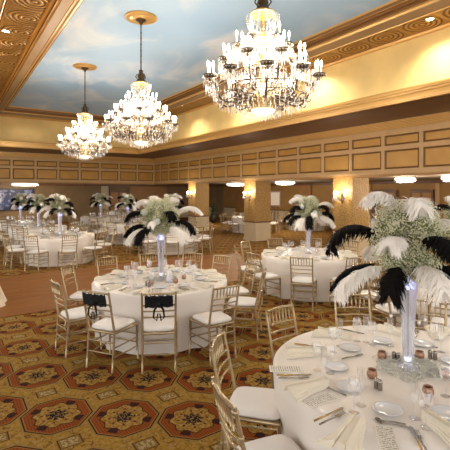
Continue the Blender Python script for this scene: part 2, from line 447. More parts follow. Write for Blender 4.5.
# parapets of the gallery: frame with two rows of recessed panels
zu1, zu0, zl1, zl0 = 2.05 + 1.74 * K, 2.05 + 1.42 * K, 2.05 + 1.28 * K, 2.05 + .70 * K
def parapet(name, length, placef, stiles):
    # local frame: u along, w outwards(behind); placef(u, w, z)->world
    bm = bmesh.new()
    def b(u0, u1, w0, w1, z0, z1, bm_):
        vs = []
        for z in (z0, z1):
            for (u, w_) in ((u0, w0), (u1, w0), (u1, w1), (u0, w1)):
                vs.append(bm_.verts.new(placef(u, w_, z)))
        for q in ((0, 1, 2, 3), (4, 5, 6, 7), (0, 1, 5, 4), (1, 2, 6, 5), (2, 3, 7, 6), (3, 0, 4, 7)):
            bm_.faces.new([vs[i] for i in q])
    u0, u1 = length
    b(u0, u1, .02, .12, ZP0, ZP1, bm)                 # backing
    b(u0, u1, -.06, .04, ZP0 - .03, ZP0 + .035, bm)   # bottom ledge
    b(u0, u1, -.03, .04, ZP0 + .035, zl0, bm); b(u0, u1, -.03, .04, zl1, zu0, bm); b(u0, u1, -.03, .04, zu1, ZP1 + .01, bm)
    hw = .055
    for s_ in stiles:
        b(s_ - hw, s_ + hw, -.03, .04, zl0, zl1, bm); b(s_ - hw, s_ + hw, -.03, .04, zu0, zu1, bm)
    bmesh.ops.recalc_face_normals(bm, faces=bm.faces)
    fr = struct(name, bm, 'frame')
    ss = sorted(stiles)
    for i in range(len(ss) - 1):
        a, c = ss[i] + hw, ss[i + 1] - hw
        m_ = (a + c) / 2
        if min(abs(m_ - u0), abs(m_ - u1)) < .1: continue
        if proj(placef(m_, 0, zl0))[0] > 520 or proj(placef(m_, 0, zl0))[0] < -60: continue
        for (za, zb) in ((zl0, zl1), (zu0, zu1)):
            pb = bmesh.new()
            e = .038
            o4 = [(a, za), (c, za), (c, zb), (a, zb)]; i4 = [(a + e, za + e), (c - e, za + e), (c - e, zb - e), (a + e, zb - e)]
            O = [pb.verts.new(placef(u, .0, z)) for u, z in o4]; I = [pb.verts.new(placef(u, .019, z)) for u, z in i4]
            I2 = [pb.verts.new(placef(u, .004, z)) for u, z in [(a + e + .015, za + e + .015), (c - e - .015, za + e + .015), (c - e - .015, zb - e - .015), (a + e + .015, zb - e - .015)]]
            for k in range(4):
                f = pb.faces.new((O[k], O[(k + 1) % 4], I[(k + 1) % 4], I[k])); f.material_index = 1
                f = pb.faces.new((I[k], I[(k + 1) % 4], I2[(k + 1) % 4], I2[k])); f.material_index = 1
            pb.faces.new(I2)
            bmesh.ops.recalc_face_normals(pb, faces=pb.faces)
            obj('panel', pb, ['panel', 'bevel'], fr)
    return fr
sp = 1.25 * K
parapet('trim_7', (-3.5, PY1), lambda u, w_, z: Vector((PX1 + w_, u, z)), [9.08 * K + sp * i for i in range(-10, 13)] + [PY1 - .04])
parapet('trim_8', (LX0, PX1), lambda u, w_, z: Vector((u, PY1 + w_, z)), [PX1 - .04] + [10.1 * K - 1.205 * K * i for i in range(0, 11)])
bm = bmesh.new()
bx(PX1 + .02, RX1, -3.5, RY1, ZP0 - .0, ZP0 + .1, bm); bx(LX0, PX1 + .02, PY1 + .02, RY1, ZP0, ZP0 + .1, bm)
struct('ceiling_gallery', bm, 'lowceil')
# beams under the gallery ceiling
struct('trim_9', bx(PX1 - .02, PX1 + .78, -3.5, PY1 + .7, ZP0 - .085, ZP0), 'wall')
struct('trim_10', bx(LX0, PX1, PY1, PY1 + .78, ZP0 - .085, ZP0), 'wall')

# outer walls of the low side rooms
WZ = .755
def lowwall(name, x0, x1, y0, y1, m):
    o = struct(name, bx(x0, x1, y0, y1, 0, ZP0 + .1), m); return o
lowwall('wall_right', RX1, RX1 + .2, -3.5, RY1 + .2, 'wall')
lowwall('wall_back', LX0, RX1, RY1, RY1 + .2, 'wallback')
struct('trim_11', bx(RX1 - .03, RX1, -3.5, RY1, .0, WZ), 'wains')
struct('trim_12', bx(RX1 - .06, RX1, -3.5, RY1 - .06, WZ, WZ + .07), 'darkwood')
struct('trim_13', bx(9.5, RX1 - .03, RY1 - .03, RY1, .0, WZ), 'wains')
struct('trim_14', bx(9.5, RX1 - .06, RY1 - .06, RY1, WZ, WZ + .07), 'darkwood')
struct('trim_15', bx(RX1 - .1, RX1, -3.5, RY1, ZP0 - .14, ZP0), 'darkwood')
struct('trim_16', bx(LX0, RX1 - .1, RY1 - .1, RY1, ZP0 - .14, ZP0), 'darkwood')
# pilasters and panels on the far walls
def rx(px, X): # y on plane x=X seen at px
    t = math.atan((px - CX) / F) + TH; return X / math.tan(t)
def ry(px, Y):
    t = math.atan((px - CX) / F) + TH; return Y * math.tan(t)
n_ = 17
for (p0, p1, m, d0) in ((101, 108, 'wains', .12), (0, 34, None, 0), (129, 166, 'orange', .1)):  # the orange slab paints warm light onto the back wall
    if m:
        struct('trim_%d' % n_, bx(ry(p0, RY1), ry(p1, RY1), RY1 - d0, RY1, 0.0, ZP0 - .14), m); n_ += 1
for (p0, p1, m) in ((213, 224, 'wallback'), (237, 246, 'orange'), (300, 312, 'orange'), (437, 441, 'frame'), (366, 372, 'frame')):
    struct('trim_%d' % n_, bx(RX1 - .14, RX1, rx(p1, RX1), rx(p0, RX1), 0, ZP0 - .14), m); n_ += 1
# doors on the far walls
def door(n, x0, x1, y0, y1, face):
    d = struct('door_%d' % n, bx(x0, x1, y0, y1, 0, 2.15), 'darkwood')
    bm = bmesh.new()
    if face == 'y':
        for xa, xb in ((x0 + .1, (x0 + x1) / 2 - .05), ((x0 + x1) / 2 + .05, x1 - .1)):
            for za, zb in ((.15, .95), (1.1, 2.0)): bx(xa, xb, y0 - .015, y0, za, zb, bm)
    else:
        for ya, yb in ((y0 + .1, (y0 + y1) / 2 - .05), ((y0 + y1) / 2 + .05, y1 - .1)):
            for za, zb in ((.15, .95), (1.1, 2.0)): bx(x0 - .015, x0, ya, yb, za, zb, bm)
    obj('door_panel', bm, 'orange', d)
    hb = bmesh.new(); 
    if face == 'y': lathe(hb, [(.02, 0), (.03, .03), (.0, .06)], 10, ((x0 + x1) / 2 + .06, y0 - .05, 1.02))
    else: lathe(hb, [(.02, 0), (.03, .03), (.0, .06)], 10, (x0 - .05, (y0 + y1) / 2 + .06, 1.02))
    obj('door_handle', hb, 'brassgold', d)
door(1, ry(109, RY1), ry(127, RY1), RY1 - .16, RY1 - .06, 'y')
door(2, RX1 - .16, RX1 - .06, rx(398, RX1), rx(374, RX1), 'x')
door(3, RX1 - .16, RX1 - .06, rx(435, RX1), rx(412, RX1), 'x')

# square pillars with papered shafts, chair rail and cream base
PW = .80
for i, a in enumerate((9.0, 14.26, 19.55)):
    x, y = PX1, a * K
    nm = ('square papered pillar with lit sconce, nearest the foreground feathers',
          'square papered pillar with crystal sconce near the middle of the room',
          'square papered pillar behind the feathers of the central table')[i]
    t = bpy.data.objects.new('pillar', None); C.objects.link(t); t.location = (x + PW / 2, y + PW / 2, 0); t['kind'] = 'structure'; t['label'] = nm
    h = PW / 2
    obj('shaft', bx(-h, h, -h, h, WZ + .06, ZP0 - .085), 'pillar', t)
    obj('chair_rail', bx(-h - .025, h + .025, -h - .025, h + .025, WZ, WZ + .06), 'darkwood', t)
    obj('base', bx(-h, h, -h, h, .1, WZ), 'wains', t)
    obj('skirting', bx(-h - .02, h + .02, -h - .02, h + .02, 0, .1), 'wains', t)

# mural on the back wall
t = thing('wall_mural', 'large dark blue swirled mural on the far back wall', 'mural', ((ry(-12, RY1) + ry(33, RY1)) / 2, RY1 - .05, 1.55))
hw = (ry(33, RY1) - ry(-12, RY1)) / 2
obj('picture', bx(-hw, hw, -.02, .04, -.62, .62), 'swirl', t)
bm = bmesh.new()
bx(-hw - .08, hw + .08, -.04, .04, .62, .70, bm); bx(-hw - .08, hw + .08, -.04, .04, -.70, -.62, bm); bx(-hw - .08, -hw, -.04, .04, -.62, .62, bm); bx(hw, hw + .08, -.04, .04, -.62, .62, bm)
obj('frame', bm, 'black', t)

# ------------------------------------------------------------------ recessed downlights
dn0 = None
spots = [(P(6, 31, ZT), 'recessed downlight in the pressed gold soffit at upper left', 0),
         (P(26, 114.5, ZT), 'recessed downlight in the soffit over the left back wall', 1),
         (P(430, 19, ZT), 'recessed downlight in the gold soffit at upper right', 1),
         (P(181, 105.5, ZT), 'recessed downlight in the soffit between the two nearer chandeliers', 1),
         (P(72, 183.2, ZP0 - .086), 'small downlight under the far gallery left of centre', 2)]
y2, y3 = spots[2][0].y, spots[3][0].y
stp = (y3 - y2) / 3
spots += [(Vector((spots[2][0].x, y2 + stp, ZT)), 'recessed downlight in the right soffit behind the big chandelier', 1),
          (Vector((spots[2][0].x, y2 + 2 * stp, ZT)), 'recessed downlight in the right soffit left of the big chandelier', 1)]
xb = spots[1][0]
spots.append((Vector((xb.x + 2.9, xb.y, ZT)), 'recessed downlight in the back soffit behind the far chandelier', 1))
for p, lab, kind in spots:
    if kind == 2: p = Vector((P(72, 183.2, ZP0).x, PY1 + .4, ZP0 - .086))
    t = thing('downlight', lab, 'light', p, 0, 'recessed downlights')
    s = 1 if kind < 2 else .8
    bm = bmesh.new(); lathe(bm, [(.07 * s, .0), (.075 * s, -.012), (.10 * s, -.012), (.105 * s, 0.0)], 20); obj('trim_ring', bm, 'brassgold', t)
    bm = bmesh.new(); lathe(bm, [(.068 * s, -.006), (.0, -.008)], 20); obj('lens', bm, 'lens', t)
    l = light('downlight_lamp', 'SPOT', (0, 0, -.03), LIGHT_SPOT * (.5 if kind == 2 else 1), size=.05, parent=t, spot_size=R(135), spot_blend=.8)
# more downlights along the same soffits, outside the picture but part of the row that lights the wall
l = light('downlight_lamp', 'SPOT', (spots[2][0].x, y2 - stp, ZT - .03), LIGHT_SPOT, size=.05, spot_size=R(135), spot_blend=.8)

# ------------------------------------------------------------------ chandeliers
def prisms(bm, c, r, n, l0, l1, w=.006):
    tube(bm, [(c[0] + r * math.cos(2 * PI * k / 16), c[1] + r * math.sin(2 * PI * k / 16), c[2]) for k in range(17)], .003, 3, cap=False)
    for k in range(n):
        a = 2 * PI * k / n
        L = l0 + (l1 - l0) * (k % 3) / 2
        x, y = c[0] + r * math.cos(a), c[1] + r * math.sin(a)
        octa(bm, (x, y, c[2] - .012), w * 1.1, .012)
        octa(bm, (x, y, c[2] - .024 - L / 2), w, L / 2)
def chandelier(loc, label):
    t = thing('crystal_chandelier', label, 'chandelier', loc, random.random(), 'crystal chandeliers under the painted sky')
    zt = ZS - loc[2]       # local: 0 = bottom hub level z 3.08
    bm = bmesh.new(); lathe(bm, [(.33, zt - .001), (.335, zt - .02), (.30, zt - .035), (.29, zt - .03), (.17, zt - .04), (.16, zt - .055), (.10, zt - .05), (.0, zt - .05)], 36); obj('canopy', bm, 'gold', t)
    bm = bmesh.new(); lathe(bm, [(.10, zt - .05), (.11, zt - .07), (.06, zt - .09), (.03, zt - .13), (.02, zt - .16)], 16); obj('ceiling_boss', bm, 'brass', t)
    bm = bmesh.new(); tube(bm, [(0, 0, zt - .14), (0, 0, 1.42)], .013, 8)
    for q in range(8): lathe(bm, [(.0, -.02), (.022, 0), (.0, .02)], 8, (0, 0, zt - .2 - q * (zt - 1.75) / 7))
    obj('rod', bm, 'brass', t)
    bm = bmesh.new(); lathe(bm, [(.015, 1.52), (.05, 1.49), (.035, 1.46), (.06, 1.41), (.075, 1.36), (.05, 1.33), (.09, 1.29), (.10, 1.26), (.03, 1.255)], 14)
    for q in range(5):
        a = q * 2 * PI / 5; tube(bm, [(.05 * math.cos(a), .05 * math.sin(a), 1.3), (.11 * math.cos(a), .11 * math.sin(a), 1.36), (.08 * math.cos(a), .08 * math.sin(a), 1.42), (.05 * math.cos(a), .05 * math.sin(a), 1.4)], .01, 5)
    obj('finial', bm, 'brass', t)
    bm = bmesh.new(); lathe(bm, [(.05, 1.265), (.12, 1.255), (.165, 1.235), (.17, 1.215), (.15, 1.21)], 24); obj('crown', bm, 'brassgold', t)
    cr = bmesh.new(); prisms(cr, (0, 0, 1.215), .165, 30, .05, .07)
    for k in range(20):     # dome of chains under the crown, pinched at the neck
        a = 2 * PI * k / 20
        for j in range(11):
            u = j / 10; r = .16 * (1 - u) ** .6 + .05 + .03 * math.sin(PI * u)
            octa(cr, (r * math.cos(a), r * math.sin(a), 1.19 - .26 * u), .0095, .013)
    obj('crown_crystals', cr, 'crystal', t)
    bm = bmesh.new(); lathe(bm, [(.02, 1.25), (.03, 1.15), (.02, 1.0), (.05, .95), (.09, .9), (.05, .86), (.03, .75), (.05, .66), (.13, .6), (.09, .52), (.04, .45), (.05, .3), (.12, .22), (.16, .15), (.19, .09), (.15, .04), (.2, .0)], 18)
    obj('stem', bm, 'brassgold', t)
    bm = bmesh.new(); lathe(bm, [(.0, -.07), (.06, -.06), (.11, -.035), (.15, 0.0), (.16, .02), (.0, .03)], 24); obj('bowl', bm, 'bowl', t)
    bc = bmesh.new(); prisms(bc, (0, 0, .02), .22, 34, .06, .11); prisms(bc, (0, 0, -.02), .145, 20, .05, .08); prisms(bc, (0, 0, -.065), .05, 7, .04, .06)
    prisms(bc, (0, 0, .6), .15, 18, .06, .1); prisms(bc, (0, 0, .9), .11, 14, .05, .08)
    obj('bowl_crystals', bc, 'crystal', t)
    tiers = [(10, .69, .38, .10, .0, 3), (8, .50, .60, .16, .2, 3), (6, .30, .83, .45, .1, 2)]
    bob = bmesh.new(); lathe(bob, [(.012, -.06), (.022, -.045), (.016, -.03), (.04, -.02), (.082, .0), (.09, .018), (.07, .018), (.02, .005)], 14); bobm = None
    pr = bmesh.new(); prisms(pr, (0, 0, .003), .084, 14, .09, .14, .0075); prisms(pr, (0, 0, -.03), .045, 8, .09, .13, .0075)
    cb = bmesh.new(); lathe(cb, [(.009, 0), (.009, .10), (.0, .101)], 8)
    bb = bmesh.new(); lathe(bb, [(.006, .10), (.012, .118), (.0145, .135), (.009, .16), (.0, .18)], 10)
    ms = {}
    for nm, b_, mm in (('drip_pan', bob, 'brass'), ('prisms', pr, 'crystal'), ('candle', cb, 'candle'), ('bulb', bb, 'bulb')):
        me = bpy.data.meshes.new(nm); b_.to_mesh(me); b_.free(); me.materials.append(M[mm]); ms[nm] = me
    for n, r, z, zr, ph, nc in tiers:
        ring_prev = None
        for k in range(n):
            a = 2 * PI * k / n + ph
            ca, sa = math.cos(a), math.sin(a)
            arm = bmesh.new()
            pts = []
            for j in range(11):
                u = j / 10; rr = .06 + (r - .06) * u
                zz = zr + (z - .08 - zr) * (u ** 2.0) - .05 * math.sin(PI * u) * (1 if r > .4 else .3) + .07 * math.sin(2 * PI * u)
                if j >= 9: zz = z - .07 if j == 9 else z - .05
                pts.append((rr * ca, rr * sa, zz))
            tube(arm, pts, [.017 - .006 * j / 10 for j in range(11)], 5)
            sp_ = [(pts[5][0] + .05 * math.cos(q) * ca, pts[5][1] + .05 * math.cos(q) * sa, pts[5][2] + .05 + .05 * math.sin(q) * (1 - q / 9)) for q in [x * .8 for x in range(8)]]
            tube(arm, sp_, .010, 4)
            for (ci, rad_, sg_) in ((3, .06, -1), (7, .05, 1), (8, .035, -1)):
                tube(arm, [(pts[ci][0] + rad_ * math.cos(q) * ca, pts[ci][1] + rad_ * math.cos(q) * sa, pts[ci][2] + sg_ * (rad_ + rad_ * math.sin(q) * (1 - q / 9))) for q in [x * .8 for x in range(7)]], .008, 4)
            ao = obj('arm', arm, 'brass', t)
            d = obj('drip_pan', ms['drip_pan'], None, ao, loc=(r * ca, r * sa, z))
            d2 = obj('prisms', ms['prisms'], None, ao, loc=(r * ca, r * sa, z))
            for c_ in range(nc):
                aa = a + c_ * 2 * PI / nc + .5; q = .038
                o = obj('candle', ms['candle'], None, t, loc=(r * ca + q * math.cos(aa), r * sa + q * math.sin(aa), z + .008))
                obj('bulb', ms['bulb'], None, o)
            # swag of crystals to the next arm
            a2 = a + 2 * PI / n
            sw = bmesh.new()
            for j in range(1, 12):
                u = j / 12; x = r * (ca * (1 - u) + math.cos(a2) * u); y = r * (sa * (1 - u) + math.sin(a2) * u)
                octa(sw, (x, y, z - .01 - .10 * math.sin(PI * u)), .010, .014)
            # and a chain up to the tier above
            r2 = {.69: .50, .50: .30, .30: .12}[r]; z2 = {.69: .58, .50: .81, .30: 1.12}[r]
            for j in range(1, 14):
                u = j / 14; rr = r + (r2 - r) * u
                octa(sw, (rr * ca, rr * sa, z + (z2 - z) * u - .07 * math.sin(PI * u)), .010, .014)
            obj('crystal_chain', sw, 'crystal', t)
    # crystal fountain around the hub
    hb = bmesh.new()
    for ring, (r, z, n) in enumerate(((.33, .10, 30), (.45, .12, 44), (.55, .16, 48), (.63, .24, 54), (.40, .30, 34), (.26, .3, 24), (.30, .5, 24), (.18, .5, 18), (.24, .75, 20), (.16, .95, 16))):
        tube(hb, [(r * math.cos(2 * PI * k / 24), r * math.sin(2 * PI * k / 24), z) for k in range(25)], .006, 4, mi=1, cap=False)
        prisms(hb, (0, 0, z), r, n, .08, .14, .0075)
    obj('crystal_rings', hb, ['crystal', 'brass'], t)
    light('chandelier_lamp', 'POINT', (0, 0, .62), LIGHT_CH, size=.30, parent=t, color=(1, .88, .73))
    return t
ZH = 3.08
chandelier(Vector((3.31, 4.03, ZH)), 'largest crystal chandelier, nearest, hanging at top right of centre')
chandelier(Vector((3.33, 8.04, ZH)), 'crystal chandelier hanging second along, its gilt ceiling plate in view')
chandelier(Vector((3.29, 12.1, ZH)), 'smallest and farthest crystal chandelier hanging at the left')

# ------------------------------------------------------------------ flush crystal lights in the gallery
for (px, py, r, lab) in ((25, 185.5, .75, 'low crystal ceiling light above the dark blue mural'),
                         (236, 184.0, .62, 'flush crystal ceiling light seen between the two farther pillars'),
                         (285, 182.5, .52, 'flush crystal ceiling light just right of the middle pillar'),
                         (405, 183.5, .36, 'flush crystal ceiling light above the foreground feathers'),
                         (452, 180, .30, 'flush crystal ceiling light cut by the right edge')):
    z = ZP0 - .13
    p = P(px, py, z)
    if p.length > 30: p = p * (28 / p.length)
    # keep it where the ceiling is
    if px < 100: p = Vector((ry(px, 26.5), 26.5, z))
    elif px == 236: p = Vector((14.2, rx(px, 14.2), z))
    elif px == 285: p = Vector((13.6, rx(px, 13.6), z))
    elif px == 405: p = Vector((13.2, rx(px, 13.2), z))
    else: p = Vector((12.6, rx(px, 12.6), z))
    t = thing('ceiling_light', lab, 'light', p, 0, 'flush crystal lights under the gallery')
    bm = bmesh.new(); lathe(bm, [(r * .98, .13), (r, .10), (r * .9, .085), (.0, .085)], 8); obj('ceiling_plate', bm, 'brassgold', t)
    bm = bmesh.new(); lathe(bm, [(r * .88, .085), (r * .92, .06), (r * .86, .0), (r * .7, -.05), (.0, -.07)], 8); obj('shade', bm, 'flush', t)
    bm = bmesh.new(); prisms(bm, (0, 0, .06), r * .96, 32, .06, .09, .01); prisms(bm, (0, 0, -.02), r * .75, 24, .05, .07, .01); obj('crystals', bm, 'crystalw', t)
    light('ceiling_lamp', 'POINT', (0, 0, -.35), LIGHT_FLUSH, size=.3, parent=t, color=(1, .86, .68))

# ------------------------------------------------------------------ sconces on the pillars
for (a, lab) in ((9.0, 'crystal wall sconce with lit candles on the pillar nearest the feathers'),
                 (14.26, 'crystal wall sconce with lit candles on the middle pillar'),
                 (19.55, 'crystal wall sconce on the pillar behind the central feathers')):
    t = thing('wall_sconce', lab, 'sconce', (PX1, a * K + PW / 2, 1.86), PI, 'sconces on the square pillars')
    bm = bmesh.new(); box(bm, (.012, 0, 0), (.024, .10, .28)); lathe(bm, [(.0, -.2), (.03, -.17), (.0, -.14)], 8, (.03, 0, 0)); obj('backplate', bm, 'brass', t)
    for s in (-1, 0, 1):
        ex, ey = (.24 if s == 0 else .16), s * .2
        bm = bmesh.new(); tube(bm, [(.02, 0, -.04), (.1, ey * .4, -.09), (ex * .9, ey * .9, -.05), (ex, ey, .0)], .009, 5); ao = obj('arm', bm, 'brass', t)
        bm = bmesh.new(); lathe(bm, [(.01, -.01), (.055, .0), (.06, .012), (.01, .008)], 12, (ex, ey, .0)); obj('drip_pan', bm, 'brass', ao)
        bm = bmesh.new(); prisms(bm, (ex, ey, 0), .055, 10, .07, .11, .009); obj('prisms', bm, 'crystalw', ao)
        bm = bmesh.new(); lathe(bm, [(.012, 0), (.012, .08), (.0, .082)], 8, (ex, ey, .01)); cd = obj('candle', bm, 'candle', t)
        bm = bmesh.new(); lathe(bm, [(.008, .085), (.028, .12), (.03, .15), (.0, .20)], 10, (ex, ey, .01)); obj('bulb', bm, 'bulb', cd)
    light('sconce_lamp', 'POINT', (.30, 0, .2), LIGHT_SCONCE, size=.06, parent=t)

# ------------------------------------------------------------------ chairs
def post(bm, a, b, r=.0125, rings=()):
    a, b = Vector(a), Vector(b); n = 16; pts, rs = [], []
    ts = sorted(set([0, 1] + [x for q in rings for x in (q - .015, q - .006, q + .006, q + .015)]))
    for tt in ts:
        pts.append(a.lerp(b, tt)); rs.append(r * (1.35 if any(abs(tt - q) < .01 for q in rings) else 1))
    tube(bm, pts, rs, 8)
def chair_parts():
    # origin on the floor under the middle of the back; seat runs along +x
    S = .445; P_ = {}
    hb, hf = .185, .205      # half widths back / front
    D = .40
    def lean(z): return -.10 * max(0, (z - S)) / .47 - .035 * max(0, (S - z)) / S
    legs = []
    for s in (-1, 1):
        bm = bmesh.new()
        tube(bm, [(lean(z), s * (hb if z <= S else hb + .005 * (z - S)), z) for z in (0, .15, .30, S, .58, .72, .86, .925)],
             [.011, .0125, .014, .015, .0135, .0125, .012, .010], 8)
        for z in (.12, .24, .36, .52, .64, .76, .9):
            lathe(bm, [(.012, -.008), (.0185, 0), (.012, .008)], 8, (lean(z), s * hb, z))
        legs.append(bm)
    for s in (-1, 1):
        bm = bmesh.new(); tube(bm, [(D + .015, s * (hf + .008), 0), (D, s * hf, .2), (D, s * hf, S - .01)], [.011, .0125, .015], 8)
        for z in (.12, .24, .34): lathe(bm, [(.012, -.008), (.0185, 0), (.012, .008)], 8, (D + .005, s * hf, z))
        legs.append(bm)
    P_['leg'] = legs
    bm = bmesh.new()
    z = S - .012
    for a, b in (((0, -hb, z), (D, -hf, z)), ((0, hb, z), (D, hf, z)), ((D, -hf, z), (D, hf, z)), ((0, -hb, z), (0, hb, z))): tube(bm, [a, b], .015, 6)
    v = [bm.verts.new(p) for p in ((0, -hb, z + .01), (D, -hf, z + .01), (D, hf, z + .01), (0, hb, z + .01))]; bm.faces.new(v)
    P_['seat_frame'] = [bm]
    bm = bmesh.new()
    for z0, (zz) in enumerate((.905, .775, .705, .635)):
        x = lean(zz); tube(bm, [(x, -hb, zz), (x - .02, 0, zz + (.008 if z0 == 0 else 0)), (x, hb, zz)], .0125 if z0 == 0 else .009, 6)
    P_['backrest'] = [bm]
    sp = []
    for k in range(7):
        y = -.138 + .046 * k; b2 = bmesh.new(); xa, xb = lean(.775), lean(.905)
        tube(b2, [(xa - .018, y, .775), ((xa + xb) / 2 - .019, y, .84), (xb - .018, y, .91)], [.006, .0085, .006], 6); sp.append(b2)
    P_['spindle'] = sp
    st = []
    for s in (-1, 1):
        b2 = bmesh.new()
        for z in (.16, .27): tube(b2, [(lean(z), s * hb, z), (D + .005, s * hf, z)], .0085, 6)
        st.append(b2)
    for x, h_, zz in ((D + .003, hf, (.21, .31)), (-.02, hb, (.20, .33))):
        b2 = bmesh.new()
        for z in zz: tube(b2, [(x, -h_, z), (x, h_, z)], .0085, 6)
        st.append(b2)
    P_['stretcher'] = st
    # cushion: rounded square pad
    bm = bmesh.new()
    n = 28; rings = []
    for (k, zz) in ((.93, S - .002), (1.02, S + .012), (1.03, S + .026), (.97, S + .042), (.80, S + .052), (.4, S + .057)):
        rg = []
        for i in range(n):
            a = 2 * PI * i / n; c_, s_ = math.cos(a), math.sin(a)
            e = .38; x = math.copysign(abs(c_) ** e, c_); y = math.copysign(abs(s_) ** e, s_)
            hwid = hb + (hf - hb) * (x + 1) / 2
            rg.append(bm.verts.new((D / 2 + .008 + x * (D / 2) * k, y * hwid * k, zz)))
        rings.append(rg)
    for i in range(len(rings) - 1):
        for k in range(n): bm.faces.new((rings[i][k], rings[i][(k + 1) % n], rings[i + 1][(k + 1) % n], rings[i + 1][k])).smooth = True
    bm.faces.new(rings[-1]).smooth = True; bm.faces.new(list(reversed(rings[0])))
    P_['cushion'] = [bm]
    return P_
def joined(P_, m2):
    bm = bmesh.new()
    for k, l in P_.items():
        for b in l:
            me = bpy.data.meshes.new('t'); b.to_mesh(me)
            n0 = len(bm.faces); bm.from_mesh(me); bm.faces.ensure_lookup_table()
            for f in bm.faces[n0:]: f.material_index = 1 if k == 'cushion' else 0
            bpy.data.meshes.remove(me)
    return bm
FARCH = None
def make_chair_protos():
    P_ = chair_parts()
    jb = joined(P_, None)
    me = bpy.data.meshes.new('chiavari_chair'); jb.to_mesh(me); jb.free(); me.materials.append(M['chair']); me.materials.append(M['cushion'])
    return P_, me
CP, FARMESH = make_chair_protos()
first_chair = None
CG = 'gold bamboo-style banquet chairs'
def put_chair(p, rz, label, near=True, group=CG):
    global first_chair
    if not near:
        o = obj('chiavari_chair', FARMESH, None, None, loc=p, rz=rz); return tag(o, label, 'chair', group)
    if first_chair is None:
        t = thing('chiavari_chair', label, 'chair', p, rz, group)
        bp = None
        for k, l in CP.items():
            if k == 'spindle': continue
            for b in l:
                o = obj(k, b, 'cushion' if k == 'cushion' else 'chair', t)
                if k == 'backrest': bp = o
        for b in CP['spindle']: obj('spindle', b, 'chair', bp)
        first_chair = t
        kids(t); [kids(x) for x in kids(t)]
        return t
    return dup(first_chair, p, rz, label, group)
DIRN = ['at the front', 'at the front right', 'on the right, nearer end', 'on the right, farther end', 'at the rear right',
        'at the back', 'at the rear left', 'on the left, farther end', 'on the left, nearer end', 'at the front left']
DIRN11 = DIRN[:4] + ['at the rear right corner', 'at the back, right of the vase', 'at the back, left of the vase'] + DIRN[6:]
# ------------------------------------------------------------------ tables
def cloth_mesh(Rt, seed, hem=.03):
    rnd = random.Random(seed); bm = bmesh.new(); n = 120
    ph = [rnd.random() * 6.28 for _ in range(4)]
    rings = []
    zs = [(0, .764), (.3, .764), (.6, .764), (.85, .764), (.96, .763), (.985, .758), (.998, .745)]
    for k, z in zs: rings.append([(Rt * k, z)] * n)
    for j in range(1, 9):
        u = j / 8; z = .745 - u * (.745 - .008)
        rg = []
        for i in range(n):
            a = 2 * PI * i / n
            f = (1 - 2 * abs(math.sin(6.5 * a + ph[0])) ** .7) * .55 + math.sin(17 * a + ph[1]) * .3 + math.sin(5 * a + ph[2]) * .3
            rg.append((Rt * (1 - .02 * u) + (u ** .7) * .045 * f - .035 * u, z))
        rings.append(rg)
    V = []
    for rg in rings: V.append([bm.verts.new((r * math.cos(2 * PI * i / n), r * math.sin(2 * PI * i / n), z)) for i, (r, z) in enumerate(rg)] if rg[0][0] > 0 else [bm.verts.new((0, 0, .764))])
    for k in range(len(V) - 1):
        for i in range(n):
            j = (i + 1) % n
            if len(V[k]) == 1: f = bm.faces.new((V[k][0], V[k + 1][i], V[k + 1][j]))
            else: f = bm.faces.new((V[k][i], V[k + 1][i], V[k + 1][j], V[k][j]))
            f.smooth = True
    return bm
CLOTHS = []
for s_ in range(3):
    b = cloth_mesh(.98, s_); me = bpy.data.meshes.new('tablecloth'); b.to_mesh(me); b.free(); me.materials.append(M['cloth']); CLOTHS.append(me)
TZ = .765
